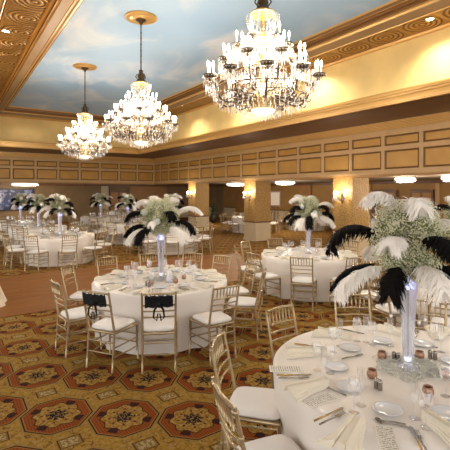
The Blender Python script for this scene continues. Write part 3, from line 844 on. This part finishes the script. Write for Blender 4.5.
# tableware meshes ------------------------------------------------
def mesh(name, bm, ms):
    me = bpy.data.meshes.new(name); bm.to_mesh(me); bm.free()
    for x in ms: me.materials.append(M[x])
    return me
def ware():
    G = {}
    b = bmesh.new(); lathe(b, [(.045, 0), (.05, .004), (.075, .012), (.085, .016), (.083, .018), (.07, .014), (.048, .009), (.0, .008)], 28); G['plate'] = mesh('plate', b, ['plate'])
    def glass(h, rb, hb, rt):
        b = bmesh.new(); z0 = h - hb
        lathe(b, [(.032, 0), (.032, .002), (.008, .006), (.0035, .012), (.0035, z0), (.012, z0 + .006), (rb * .75, z0 + hb * .18), (rb, z0 + hb * .42), (rb * .96, z0 + hb * .7), (rt, h)], 16)
        b.faces.ensure_lookup_table(); b.faces.remove(b.faces[-1]); return b
    G['wine_glass'] = mesh('wine_glass', glass(.20, .038, .11, .030), ['glass'])
    G['champagne_flute'] = mesh('champagne_flute', glass(.225, .024, .14, .022), ['glass'])
    # folded napkin: tapered, layered wedge
    b = bmesh.new()
    for k, (wd, z) in enumerate(((.085, .001), (.075, .011), (.06, .02))):
        for sgn in (-1, 1):
            pts = [(-.13, sgn * .012, z), (.13, sgn * wd * .35, z), (.14, sgn * wd, z), (.02, sgn * wd * .6, z), (-.11, sgn * .03, z)]
            lo = [b.verts.new(p) for p in pts]; hi = [b.verts.new((p[0], p[1] * .96, p[2] + .012 + .010 * (i in (0, 1)))) for i, p in enumerate(pts)]
            b.faces.new(lo); b.faces.new(list(reversed(hi)))
            for i in range(5): b.faces.new((lo[i], lo[(i + 1) % 5], hi[(i + 1) % 5], hi[i]))
    for sgn in (0,):
        box(b, (0, 0, .018), (.24, .03, .028))
    bmesh.ops.recalc_face_normals(b, faces=b.faces)
    G['napkin'] = mesh('napkin', b, ['napkin'])
    b = bmesh.new(); box(b, (0, 0, .001), (.105, .24, .0018)); G['menu'] = mesh('menu_card', b, ['menu'])
    # knife (silver blade, gold handle)
    b = bmesh.new(); tube(b, [(-.11, 0, .005), (-.06, 0, .005), (-.005, 0, .005)], [.005, .0055, .004], 6, 1)
    v = [b.verts.new(p) for p in ((-.005, -.004, .004), (.10, -.008, .004), (.118, .002, .004), (.10, .007, .004), (-.005, .004, .004))]
    u = [b.verts.new(p.co + Vector((0, 0, .002))) for p in v]; b.faces.new(v); b.faces.new(list(reversed(u)))
    for i in range(5): b.faces.new((v[i], v[(i + 1) % 5], u[(i + 1) % 5], u[i]))
    G['knife'] = mesh('knife', b, ['silver', 'goldcut'])
    b = bmesh.new(); tube(b, [(-.10, 0, .005), (-.05, 0, .006), (.03, 0, .004)], [.0045, .005, .003], 6)
    box(b, (.04, 0, .005), (.025, .018, .003))
    for k in range(4): tube(b, [(.05, -.0075 + .005 * k, .005), (.095, -.0075 + .005 * k, .007)], .0014, 4)
    G['fork'] = mesh('fork', b, ['silver'])
    b = bmesh.new(); tube(b, [(-.09, 0, .005), (-.03, 0, .006), (.04, 0, .004)], [.0045, .004, .003], 6)
    lathe(b, [(.0, .001), (.014, .003), (.017, .008), (.013, .006), (.0, .004)], 14, (.055, 0, 0)); G['spoon'] = mesh('spoon', b, ['silver'])
    b = bmesh.new(); lathe(b, [(.022, 0), (.031, .008), (.036, .026), (.034, .044), (.027, .056), (.029, .062), (.024, .058), (.030, .04), (.028, .012), (.0, .008)], 18); G['votive'] = mesh('votive_holder', b, ['rose'])
    b = bmesh.new(); lathe(b, [(.015, 0), (.017, .005), (.014, .04), (.016, .045), (.017, .058), (.010, .066), (.0, .068)], 12); G['salt'] = mesh('salt_shaker', b, ['silver'])
    return G
G = ware()
def ware_put(kind, name, p, rz, label, cat, group):
    o = obj(name, G[kind], None, None, loc=p, rz=rz); return tag(o, label, cat, group)

# vase, feathers, flowers ------------------------------------------
def vase_thing(p, label, near):
    t = thing('trumpet_vase', label, 'vase', p, 0, 'tall glass vases with feather arrangements')
    if 'g' not in VC:
        b = bmesh.new(); lathe(b, [(.075, 0), (.078, .006), (.055, .018), (.034, .03), (.032, .05), (.038, .10), (.045, .30), (.058, .50), (.078, .68), (.082, .70), (.079, .70), (.074, .68), (.053, .50), (.040, .30), (.031, .10), (.0, .055)], 24); VC['g'] = mesh('vase_glass', b, ['vglass'])
        b = bmesh.new(); lathe(b, [(.0, .048), (.022, .052), (.026, .066), (.022, .08), (.0, .085)], 16); VC['b'] = mesh('base_light', b, ['ledbase'])
        b = bmesh.new()
        rnd = random.Random(4); pts = []
        for k in range(60):
            a = rnd.random() * 6.28; z = .57 + .13 * rnd.random(); r = rnd.random() * .06
            lathe(b, [(.0, -.013), (.010, -.006), (.010, .006), (.0, .013)], 8, (r * math.cos(a), r * math.sin(a), z))
        VC['l'] = mesh('light_cluster', b, ['led'])
        b = bmesh.new()
        for s in (-1, 0, 1):
            tube(b, [(s * .012, .006 * s, .09), (s * .008, 0, .4), (s * .02, .01, .66)], .005, 5)
        VC['s'] = mesh('stems', b, ['stem'])
    obj('glass', VC['g'], None, t); obj('base_light', VC['b'], None, t); obj('light_cluster', VC['l'], None, t)
    if near: obj('stems', VC['s'], None, t)
    return t
VC = {}
def feather_mesh(e0, e1, L, Wd, seed, black, n=85):
    key = (e0, e1, L, Wd, seed, black)
    if key in FC: return FC[key]
    rnd = random.Random(seed); bm = bmesh.new()
    N = 24; pts = [Vector((0, 0, 0))]; dirs = []
    for i in range(N):
        e = R(e0 + (e1 - e0) * ((i / N) ** 1.35)); d = Vector((math.cos(e), 0, math.sin(e))); dirs.append(d); pts.append(pts[-1] + d * L / N)
    dirs.append(dirs[-1])
    def at(t):
        f = t * N; i = min(N - 1, int(f)); return pts[i].lerp(pts[i + 1], f - i), dirs[i]
    def prof(t): return (.25 + .75 * math.sin(PI * min(1, .12 + t * .62)) ** .8) * (1 if t < .93 else 1 - (t - .93) * 4)
    tube(bm, [at(k / 12)[0] for k in range(13)], [.003 - .0015 * k / 12 for k in range(13)], 4)
    for i in range(n):
        t = .08 + .92 * (i / n) + rnd.uniform(-.004, .004); t = min(t, 1)
        p, d = at(t); nrm = Vector((-d.z, 0, d.x))
        for s in (-1, 1):
            for lay in range(3):
                sw = R(rnd.uniform(8, 50)); Lb = Wd * 1.35 * prof(t) * rnd.choice((.55, .8, 1, 1.1, 1.3)) * rnd.uniform(.9, 1.1)
                lift = rnd.uniform(-.9, .35)
                lat = Vector((0, s, 0)); dd = (lat * math.cos(sw) + d * math.sin(sw) + nrm * lift).normalized()
                q = p.copy(); wv = d.cross(dd).cross(dd).normalized() * .0034
                prev = (bm.verts.new(q - wv), bm.verts.new(q + wv))
                for sg in range(4):
                    dd = (dd + Vector((0, 0, -.22)) + nrm * -.05 + d * .10 + Vector((rnd.uniform(-.12, .12), rnd.uniform(-.12, .12), 0))).normalized(); q = q + dd * Lb / 4
                    ww = wv * (1.0, 1.15, .95, .35)[sg]
                    cur = (bm.verts.new(q - ww), bm.verts.new(q + ww)); bm.faces.new((prev[0], prev[1], cur[1], cur[0])); prev = cur
    p, d = at(1.0)
    for k in range(26):
        dd = (d + Vector((rnd.uniform(-.6, .6), rnd.uniform(-.9, .9), rnd.uniform(-.6, .3)))).normalized(); q = p.copy(); wv = Vector((-d.z, .3, d.x)).normalized() * .004
        prev = (bm.verts.new(q - wv), bm.verts.new(q + wv))
        for sg in range(3):
            dd = (dd + Vector((0, 0, -.35))).normalized(); q = q + dd * Wd * .25; ww = wv * (1, .8, .3)[sg]
            cur = (bm.verts.new(q - ww), bm.verts.new(q + ww)); bm.faces.new((prev[0], prev[1], cur[1], cur[0])); prev = cur
    me = mesh('ostrich_feather', bm, ['black_f' if black else 'white_f']); FC[key] = me
    return me
FC = {}
def breath_mesh():
    rnd = random.Random(11); bm = bmesh.new()
    cl = []
    for k in range(190):
        a = rnd.random() * 6.28; u = rnd.uniform(-1, 1); r = math.sqrt(max(0, 1 - u * u * .85)) * rnd.uniform(.55, 1.02)
        cl.append(Vector((r * .29 * math.cos(a), r * .29 * math.sin(a), .23 + u * .26)))
    for c in cl:
        # stem from the vase mouth to the clump
        mid = c * .5 + Vector((0, 0, -.02))
        tube(bm, [(0, 0, -.06), mid, c], .0022, 3, 1)
        for j in range(42):
            d = Vector((rnd.gauss(0, 1), rnd.gauss(0, 1), rnd.gauss(0, 1))).normalized() * rnd.random() ** .5 * .062
            q = c + d; octa(bm, q, rnd.uniform(.0042, .0075))
            if j % 3 == 0:
                a = bm.verts.new(c); b = bm.verts.new(c + Vector((.003, .002, 0))); e = bm.verts.new(q); bm.faces.new((a, b, e)).material_index = 1
        for j in range(10):
            d = Vector((rnd.gauss(0, 1), rnd.gauss(0, 1), rnd.gauss(0, 1))).normalized() * .06
            q = c * .86 + d; w_ = Vector((rnd.uniform(-1, 1), rnd.uniform(-1, 1), rnd.uniform(-1, 1))) * .006
            a = bm.verts.new(c * .86 - d * .4); b = bm.verts.new(q + w_); e = bm.verts.new(q - w_); bm.faces.new((a, b, e)).material_index = 1
    return mesh('babys_breath', bm, ['bloss', 'stem'])
BREATH = breath_mesh()
def bloom_mesh():
    rnd = random.Random(3); bm = bmesh.new()
    for k in range(130):
        d = Vector((rnd.gauss(0, 1), rnd.gauss(0, 1), rnd.gauss(0, 1))).normalized() * .05
        n = d.normalized(); a = n.orthogonal().normalized(); b = n.cross(a)
        r = .014
        vs = [bm.verts.new(d + (a * math.cos(q * PI / 4) + b * math.sin(q * PI / 4)) * r * (1 if q % 2 else .55) + n * (.004 if q % 2 else 0)) for q in range(8)]
        bm.faces.new(vs)
    lathe(bm, [(.0, -.042), (.03, -.03), (.042, 0), (.03, .03), (.0, .042)], 10)
    return mesh('hydrangea_bloom', bm, ['bloom'])
BLOOM = bloom_mesh()
FA = [ # az (0 right, 90 away, -90 toward the camera), e0, e1, L, W, black, root height
    (178, 74, -68, .36, .075, 0, .44), (-96, 76, -75, .30, .09, 0, .42), (186, 40, -88, .50, .085, 1, .26), (-128, 24, -40, .30, .085, 0, .25),
    (194, 2, -66, .44, .075, 0, .05), (166, 0, -70, .40, .07, 1, .05), (-130, -4, -88, .29, .095, 1, .07), (-92, 10, -55, .36, .095, 0, .08),
    (-84, 22, -50, .36, .085, 1, .26), (88, 70, -40, .46, .08, 0, .2), (55, 40, -60, .48, .08, 1, .15), (98, 25, -60, .46, .08, 0, .1), (20, 0, -75, .46, .08, 1, .05),
    (10, 65, -55, .48, .08, 0, .2), (60, 5, -70, .45, .08, 0, .05)]
FB = [
    (165, 62, -60, .46, .08, 0, .34), (130, 80, -20, .34, .07, 0, .36), (40, 80, -45, .36, .07, 0, .36), (-2, 48, -60, .52, .07, 0, .26), (-58, 48, -95, .34, .085, 1, .26),
    (-168, 42, -80, .42, .085, 1, .24), (-105, 20, -60, .20, .06, 0, .16), (186, 12, -72, .42, .085, 1, .10), (208, 2, -76, .42, .09, 0, .06), (-124, -2, -84, .42, .095, 1, .10),
    (-20, 24, -82, .46, .085, 1, .14), (-40, 6, -72, .42, .105, 0, .08), (90, 65, -45, .46, .08, 1, .24), (60, 20, -70, .46, .08, 0, .12), (125, 18, -70, .44, .08, 1, .1), (100, 5, -70, .42, .08, 0, .06), (15, 5, -75, .42, .085, 0, .08)]
def arrangement(p, label, FL, rot=0, sc_=1, far=False, turn=0):
    t = thing('feather_arrangement', label, 'flower arrangement', p, 0, 'feather and flower centrepieces')
    t.scale = (sc_ * (.94 if FL is FB else 1),) * 3
    obj('babys_breath', BREATH, None, t, rz=rot)
    for i, (az, e0, e1, L, Wd, bl, zr) in enumerate(FL):
        me = feather_mesh(e0, e1, L, Wd, i, bl)
        wa = R(az + turn) - TH
        rr = .20 if e0 < 60 else .06
        obj('ostrich_feather', me, None, t, loc=(rr * math.cos(wa), rr * math.sin(wa), zr), rz=wa)
    for (az, zz) in (((-95, .17), (-20, .1), (150, .12), (-160, .3)) if FL is FB else ()):
        wa = R(az + turn) - TH; obj('hydrangea_bloom', BLOOM, None, t, loc=(.26 * math.cos(wa), .26 * math.sin(wa), zz))
    return t
def pendant(p, label, n=9):
    bm = bmesh.new(); 
    for k in range(n): octa(bm, (0, 0, -.015 - .021 * k), .006, .0095)
    tube(bm, [(0, 0, .03), (0, 0, -.02 * n)], .0012, 3)
    tube(bm, [(0, 0, .02), (0, 0, .16)], .0012, 3); lathe(bm, [(.0, -.021 * n - .03), (.012, -.021 * n - .02), (.012, -.021 * n - .005), (.0, -.021 * n + .005)], 8)
    o = obj('crystal_pendant', bm, 'crystalw', None, loc=p); return tag(o, label, 'crystal strand', 'crystal strands under the foreground feathers')

def garland(p, label):
    rnd = random.Random(5); bm = bmesh.new()
    for k in range(44):
        a = rnd.random() * 6.28; r = rnd.uniform(.12, .20); cx, cy = r * math.cos(a), r * math.sin(a); q = rnd.uniform(.03, .07); ph = rnd.random() * 6
        for j in range(22):
            b = j / 22 * 5.2 + ph; octa(bm, (cx + q * math.cos(b) * 1.3, cy + q * math.sin(b), .007 + .006 * rnd.random() + .004 * (k % 4)), .0065)
    o = obj('bead_garland', bm, 'bead', None, loc=p); return tag(o, label, 'garland', None)

def in_view(v, m=12, zt=.9):
    a = proj((v[0], v[1], zt)); b = proj((v[0], v[1], 0))
    return -m < a[0] < 450 + m and a[1] < 452
def round_table(cam_c, tname, phis, rad=1.42, lvl=0, seed=0, chairs=True, Rch=None):
    """lvl 0: full settings and parts; 1: full settings, simple; 2: far"""
    ctr = W(*cam_c); 
    t = thing('banquet_table', 'round table under floor-length cloth, ' + tname, 'table', ctr, 0, 'round banquet tables')
    b = bmesh.new(); lathe(b, [(.0, .735), (.94, .735), (.945, .745), (.94, .757), (.0, .757)], 40); obj('tabletop', b, 'tabletop', t)
    for k in range(4):
        a = PI / 4 + k * PI / 2; b = bmesh.new(); tube(b, [(.55 * math.cos(a), .55 * math.sin(a), 0), (.5 * math.cos(a), .5 * math.sin(a), .735)], .015, 6); obj('leg', b, 'black', t)
    o = obj('tablecloth', CLOTHS[seed % 3], None, None, loc=ctr, rz=seed * .7); tag(o, 'floor-length cream satin tablecloth on the ' + tname, 'tablecloth', 'cream cloths on round tables')
    if not chairs: return ctr
    order = sorted(phis, key=lambda f: ((f + 90) % 360) if ((f + 90) % 360) < 342 else ((f + 90) % 360) - 360)
    for i, phi in enumerate(order):
        nm = DIRN11[i] if len(order) == 11 else DIRN[i % 10] if len(order) == 10 else DIRN[int(round(((phi + 90) % 360) / 36)) % 10]
        rd = rad + random.uniform(-.01, .05)
        a = R(phi) - TH; p = ctr + Vector((math.cos(a), math.sin(a), 0)) * rd
        vis = in_view(p)
        if vis:
            put_chair(p, a + PI + random.uniform(-.09, .09), 'gold chair, white cushion, %s of %s' % (nm, tname), near=lvl < 2, group=CG)
        yield_settings(ctr, a, nm, tname, lvl)
    return ctr
def yield_settings(ctr, a, nm, tname, lvl):
    if lvl == 0: return
    er = Vector((math.cos(a), math.sin(a), 0)); et = Vector((-math.sin(a), math.cos(a), 0))
    def q(r, tt): return ctr + er * r + et * tt + Vector((0, 0, TZ))
    on = 'on %s, %s' % (tname, nm)
    if lvl == 1:
        pr = proj(q(.7, 0))
        if pr[0] > 462 or pr[0] < -12: return
        ware_put('plate', 'side_plate', q(.60, .0), 0, 'round white side plate ' + on, 'plate', 'side plates')
        ware_put('napkin', 'napkin', q(.80, .17), a + .25, 'folded ivory napkin ' + on, 'napkin', 'folded napkins')
        ware_put('menu', 'menu_card', q(.80, -.02), a - PI / 2, 'printed cream menu card ' + on, 'menu card', 'printed menu cards')
        ware_put('knife', 'knife', q(.76, -.10), a + PI, 'gold-handled knife ' + on, 'knife', 'table knives')
        ware_put('fork', 'fork', q(.76, -.14), a + PI, 'silver fork ' + on, 'fork', 'table forks')
        ware_put('wine_glass', 'wine_glass', q(.47, .12), 0, 'clear stemmed wine glass ' + on, 'glass', 'wine glasses')
        ware_put('champagne_flute', 'champagne_flute', q(.50, -.13), 0, 'tall clear champagne flute ' + on, 'glass', 'champagne flutes')
    else:
        ware_put('plate', 'side_plate', q(.62, .0), 0, 'white side plate ' + on, 'plate', 'plates on the ' + tname)
        ware_put('napkin', 'napkin', q(.80, .05), a + .2, 'folded ivory napkin ' + on, 'napkin', 'napkins on the ' + tname)
        ware_put('wine_glass', 'wine_glass', q(.52, .1), 0, 'clear stemmed glass ' + on, 'glass', 'glasses on the ' + tname)
        ware_put('champagne_flute', 'champagne_flute', q(.5, -.13), 0, 'champagne flute ' + on, 'glass', 'flutes on the ' + tname)

def cam_of(X, Y): return (X * CS - Y * SN, X * SN + Y * CS)
def evenly(p0): return [p0 + 36 * k for k in range(10)]

# foreground table (T2)
T2c = (1.335, 2.985)
c2 = round_table(T2c, 'large foreground table', [], 1.40, 0, 0)
for (xc, d, fa, nm) in ((.04, 3.13, -14, 'on the left, its back edge-on'), (.085, 2.34, 20, 'at the lower edge, nearest the camera'), (.60, 3.93, -50, 'at the rear left, by the carpet'),
                        (1.40, 4.42, -90, 'directly behind it, left of the vase'), (2.04, 4.17, -118, 'behind the vase, rear right')):
    put_chair(W(xc, d), R(fa) - TH, 'gold chair with white cushion, foreground table, ' + nm)
vz = Vector((0, 0, TZ))
vase_thing(c2 + vz, 'tall bluish glass vase lit from below on the large foreground table', True)
arrangement(c2 + Vector((0, 0, TZ + .70)), 'largest black and white feather arrangement, on the foreground table at right', FA)
garland(c2 + vz, 'crystal bead garland coiled round the vase foot on the foreground table')
for px, py, lab in ((391, 300, 'crystal strand hanging left of the foreground vase'), (419, 307, 'crystal strand hanging just right of the foreground vase'), (425, 304, 'rightmost crystal strand hanging beside the foreground vase')):
    d = T2c[1] - .02; z = H - (py - 12 - YH) * d / F
    pendant(W((px - CX) / F * d, d, z), lab)
def put2(kind, name, lst, cat, group, lab):
    for (px, py, ang, where) in lst:
        p = P(px, py, TZ)
        a = math.atan2(p.y - c2.y, p.x - c2.x) if ang is None else R(ang) - TH
        if kind == 'menu': a -= PI / 2
        if kind in ('knife', 'fork', 'spoon') and ang is None: a += PI
        o = ware_put(kind, name, (p.x, p.y, TZ), a, lab % where, cat, group)
        if kind == 'napkin': o.scale = (1.2, 1.45, 1.1)
        if kind in ('knife', 'fork'): o.scale = (1.1, 1.3, 1.1)
put2('plate', 'side_plate', [(350, 349, 0, 'left of the vase, nearer the back'), (382, 342, 0, 'just behind the vase, left side'), (422, 345, 0, 'just behind the vase, right side'),
     (337, 368, 0, 'nearest the left edge'), (349, 388, 0, 'at left front, behind the gold knives'), (388, 411, 0, 'at the front, above the menu card'), (446, 415, 0, 'cut by the right edge, front'), (452, 362, 0, 'cut by the right edge, back')],
     'plate', 'side plates', 'white side plate on the foreground table, %s')
put2('votive', 'votive_holder', [(382, 359, 0, 'left behind the vase'), (419.5, 359, 0, 'right behind the vase'), (372, 378, 0, 'beside the left salt shakers'), (428, 396, 0, 'in front of the beads'), (446, 378, 0, 'by the right edge')],
     'candle holder', 'rose gold votives', 'round rose gold votive holder on the foreground table, %s')
put2('salt', 'salt_shaker', [(376.5, 388, 0, 'left one of the front pair'), (380, 390, 0, 'right one of the front pair'), (430, 358.5, 0, 'left one of the back right pair'), (435, 359.5, 0, 'right one of the back right pair'), (394, 360, 0, 'left one of the pair beside the vase'), (398, 361, 0, 'right one of the pair beside the vase')],
     'shaker', 'silver shakers', 'small silver shaker on the foreground table, %s')
put2('napkin', 'napkin', [(350, 436, 235, 'at the very front, fanned'), (308, 389, 205, 'at the left front edge'), (307, 354, 175, 'rolled at the left edge, back'), (334, 336, 150, 'behind the left glasses'), (447, 432, 290, 'at the right front'), (396, 333, 120, 'behind the vase, left'), (438, 335, 60, 'behind the vase, right')],
     'napkin', 'folded napkins', 'folded ivory napkin on the foreground table, %s')
put2('menu', 'menu_card', [(320, 400, 208, 'at the left front'), (387, 438, 257, 'at the very front'), (286, 369, 178, 'near the left edge')], 'menu card', 'printed menu cards', 'printed cream menu card on the foreground table, %s')
put2('knife', 'knife', [(329, 415, 35, 'at left front'), (294, 375.5, 2, 'at the left edge'), (349, 331, -40, 'at the back left'), (417, 441, 80, 'at the front right'), (414, 333, 60, 'at the back right'), (309, 346, -20, 'beside the rolled napkin'), (388, 333, -50, 'behind the vase')], 'knife', 'table knives', 'gold-handled knife on the foreground table, %s')
put2('fork', 'fork', [(333, 419, 35, 'at left front'), (294, 378.5, 2, 'at the left edge'), (353, 332, -40, 'at the back left'), (422, 443, 80, 'at the front right'), (417, 334, 60, 'at the back right'), (353, 357, 25, 'by the left plate')], 'fork', 'table forks', 'silver fork on the foreground table, %s')
put2('spoon', 'spoon', [(334, 391, 130, 'left front beside the menu'), (388, 422, 160, 'below the front plate'), (392, 425, 160, 'above the front menu card')], 'spoon', 'silver spoons', 'silver spoon on the foreground table, %s')
put2('wine_glass', 'wine_glass', [(354, 412, 0, 'at left front by the plate'), (426, 428, 0, 'front right, wider one'), (317, 370, 0, 'at the left'), (330, 373, 0, 'at the left, inner one'), (357, 341, 0, 'back left'), (333, 352, 0, 'left, farther back'), (372, 345, 0, 'back, by the vase'), (434, 347, 0, 'back right'), (446, 396, 0, 'right edge')],
     'glass', 'wine glasses', 'clear stemmed wine glass on the foreground table, %s')
put2('champagne_flute', 'champagne_flute', [(361, 405, 0, 'at left front'), (415, 418, 0, 'front right'), (324, 380, 0, 'at the left'), (366, 342, 0, 'at the back left'), (340, 346, 0, 'farther left'), (390, 346, 0, 'just behind the vase'), (441, 352, 0, 'back right')],
     'glass', 'champagne flutes', 'tall champagne flute on the foreground table, %s')

def centre(c, tn, FL, turn, near=False, garl=False, vt=0, sc_=1):
    vase_thing(c + vz, 'tall bluish lit glass vase on the ' + tn, near)
    arrangement(c + Vector((0, 0, TZ + .70)), 'black and white feather arrangement on the ' + tn, FL, turn, sc_, not near, turn)
# central table (T1)
T1c = ((161 - 225) / F * 6.05, 6.05)
c1 = round_table(T1c, 'central table', [-82, -110, -50, -8, 24, 53, 77, 106, 136, 170, 217], 1.40, 1, 1)
centre(c1, 'central table', FB, 0, True)
garland(c1 + vz, 'crystal bead garland round the vase foot on the central table')
for px, py, kind, nm, lab, cat in ((209, 0, 0, 0, 0, 0),):
    pass
for px, py, lab in ((151, 285, 'left votive holder before the vase on the central table'), (176, 283, 'middle votive holder on the central table'), (184, 279, 'right votive holder on the central table')):
    p = P(px, py, TZ); ware_put('votive', 'votive_holder', (p.x, p.y, TZ), 0, 'round rose gold ' + lab, 'candle holder', 'rose gold votives')
for px, py, lab in ((146, 286, 'left'), (149, 287, 'right')):
    p = P(px, py, TZ); ware_put('salt', 'salt_shaker', (p.x, p.y, TZ), 0, 'small silver shaker on the central table, %s one of two' % lab, 'shaker', 'silver shakers')
b = bmesh.new(); lathe(b, [(.055, 0), (.06, .01), (.058, .06), (.025, .11), (.018, .17), (.022, .21)], 18)
p = P(170, 282, TZ); o = obj('glass_carafe', b, 'vglass', None, loc=(p.x, p.y, TZ)); tag(o, 'clear glass carafe beside the vase on the central table', 'carafe')
# black sashes on two chairs of the central table
def sash(phi, label):
    a = R(phi) - TH; p = c1 + Vector((math.cos(a), math.sin(a), 0)) * 1.42
    # find nearest chair
    ch = min([o for o in C.objects if o.parent is None and o.name.startswith('chiavari_chair')], key=lambda o: (o.location - p).length)
    t = thing('black_sash', label, 'sash', ch.location, ch.rotation_euler.z, 'black satin sashes on chair backs')
    b = bmesh.new()
    n = 14
    for k in range(5):      # folds of the band across the spindles
        z0 = .775 + .026 * k; xx = -.085 - .10 * (z0 - .775) / .47
        tube(b, [(xx - .022 - .006 * math.sin(PI * j / n), -.155 + .31 * j / n, z0 + .006 * math.sin(j * 1.7 + k)) for j in range(n + 1)], .017, 6)
    obj('band', b, 'blacksatin', t)
    b = bmesh.new(); lathe(b, [(.0, -.04), (.03, -.02), (.035, 0), (.03, .02), (.0, .04)], 10, (-.13, 0, .80)); obj('knot', b, 'blacksatin', t)
    for s in (-1, 1):
        b = bmesh.new(); tube(b, [(-.13, s * .01, .80), (-.15, s * .05, .74), (-.15, s * .06, .66), (-.14, s * .025, .62), (-.14, s * .01, .70)], [.014, .012, .009, .009, .008], 6); obj('tail', b, 'blacksatin', t)
sash(-82, 'black satin sash tied on the front chair of the central table')
sash(-118, 'black satin sash tied on the front left chair of the central table')

# right middle table (T3)
c3 = round_table(((308.5 - 225) / F * 8.5, 8.5), 'right middle table', evenly(-106), 1.42, 1, 2)
centre(c3, 'right middle table', FB, 25)
# table behind the foreground one at the right (T6)
c6 = round_table((3.45, 5.9), 'table behind foreground feathers', evenly(-127), 1.42, 1, 0)
centre(c6, 'table behind foreground feathers', FB, 60)
# left middle table (T4)
c4 = round_table(((60 - 225) / F * 12.05, 12.05), 'left middle-distance table', evenly(-95), 1.42, 1, 1)
centre(c4, 'left middle-distance table', FB, 140)
for (X, Y, tn, ph, tu) in ((6.35, 12.75, 'table behind central feathers', -80, 200), (2.74, 16.2, 'second-farthest left table', -90, 60), (2.62, 19.7, 'farthest left table', -75, 300),
                           (6.1, 16.1, 'far table left of central feathers', -100, 110), (6.46, 20.9, 'far middle table', -85, 20),
                           ):
    c_ = round_table(cam_of(X, Y), tn, evenly(ph), 1.42, 2, int(Y))
    centre(c_, tn, FB, tu)
for (X, Y, tn, ph) in ((12.8, 16.6, 'table between the farther pillars', -100), (16.0, 15.8, 'table right of middle pillar', -95), (16.2, 11.6, 'side table behind right feathers', -90), (9.7, 21.6, 'table behind farthest pillar', -100), (9.6, 26.0, 'table under back gallery', -90)):
    c_ = round_table(cam_of(X, Y), tn, evenly(ph), 1.42, 2, int(Y))
    if X == 16.2: centre(c_, tn, FB, 10)

# draped table at the left edge
b = bmesh.new(); n = 90; V = []
for j in range(9):
    u = j / 8; z = .764 - u * .756; rg = []
    for i in range(n):
        a = 2 * PI * i / n; rg.append(b.verts.new(((.42 + .20 * u ** 1.5 + .03 * u * math.sin(9 * a)) * math.cos(a), (.42 + .20 * u ** 1.5 + .03 * u * math.sin(9 * a)) * math.sin(a), z)))
    V.append(rg)
for j in range(8):
    for i in range(n): b.faces.new((V[j][i], V[j + 1][i], V[j + 1][(i + 1) % n], V[j][(i + 1) % n])).smooth = True
b.faces.new(V[0])
p = W((-33 - 225) / F * 7.25, 7.25)
o = obj('draped_side_table', b, 'ivory', None, loc=p); tag(o, 'ivory cloth-draped small table cut by the left edge of the photo', 'table')

# easel with framed notice
X = 15.6; p = Vector((X, rx(275, X), 0))
t = thing('display_easel', 'black easel in the side room right of the middle pillar', 'easel', p, -TH - PI / 2 + PI / 2)
for s, e in ((-1, 0), (1, 0), (0, 1)):
    b = bmesh.new(); tube(b, [(s * .3, .45 * e, 0), (s * .03, .05 * e, 1.75)], .018, 6); obj('leg', b, 'darkwood', t)
b = bmesh.new(); tube(b, [(-.26, -.03, 1.2), (.26, -.03, 1.2)], .015, 6); obj('ledge', b, 'darkwood', t)
f = thing('framed_notice', 'dark framed cream notice standing on the easel', 'frame', p + Vector((-.05 * SN, -.05 * CS, 1.22)), -TH)
b = bmesh.new(); box(b, (0, -.03, .42), (.50, .015, .74)); obj('print', b, 'paper', f)
b = bmesh.new()
for c_, s_ in (((-.29, -.03, .42), (.08, .04, .9)), ((.29, -.03, .42), (.08, .04, .9)), ((0, -.03, .83), (.5, .04, .08)), ((0, -.03, .01), (.5, .04, .08))): box(b, c_, s_)
obj('frame', b, 'darkwood', f)
# dark potted plant on the far side
X = 14.6; p = Vector((X, rx(213.5, X), 0))
t = thing('potted_plant', 'tall dark plant in a black pot beyond the farthest pillar', 'plant', p)
b = bmesh.new(); lathe(b, [(.16, 0), (.2, .3), (.22, .6), (.19, .6), (.0, .55)], 16); obj('pot', b, 'black', t)
b = bmesh.new(); rnd = random.Random(9)
for k in range(60):
    a = rnd.random() * 6.28; e = rnd.uniform(.2, 1.2); L = rnd.uniform(.4, 1.0)
    tip = Vector((math.cos(a) * math.cos(e) * L * .4, math.sin(a) * math.cos(e) * L * .4, .6 + L * math.sin(e)))
    tube(b, [(0, 0, .56), tip * .6 + Vector((0, 0, .25)), tip], [.008, .02, .002], 4)
obj('foliage', b, 'plant', t)
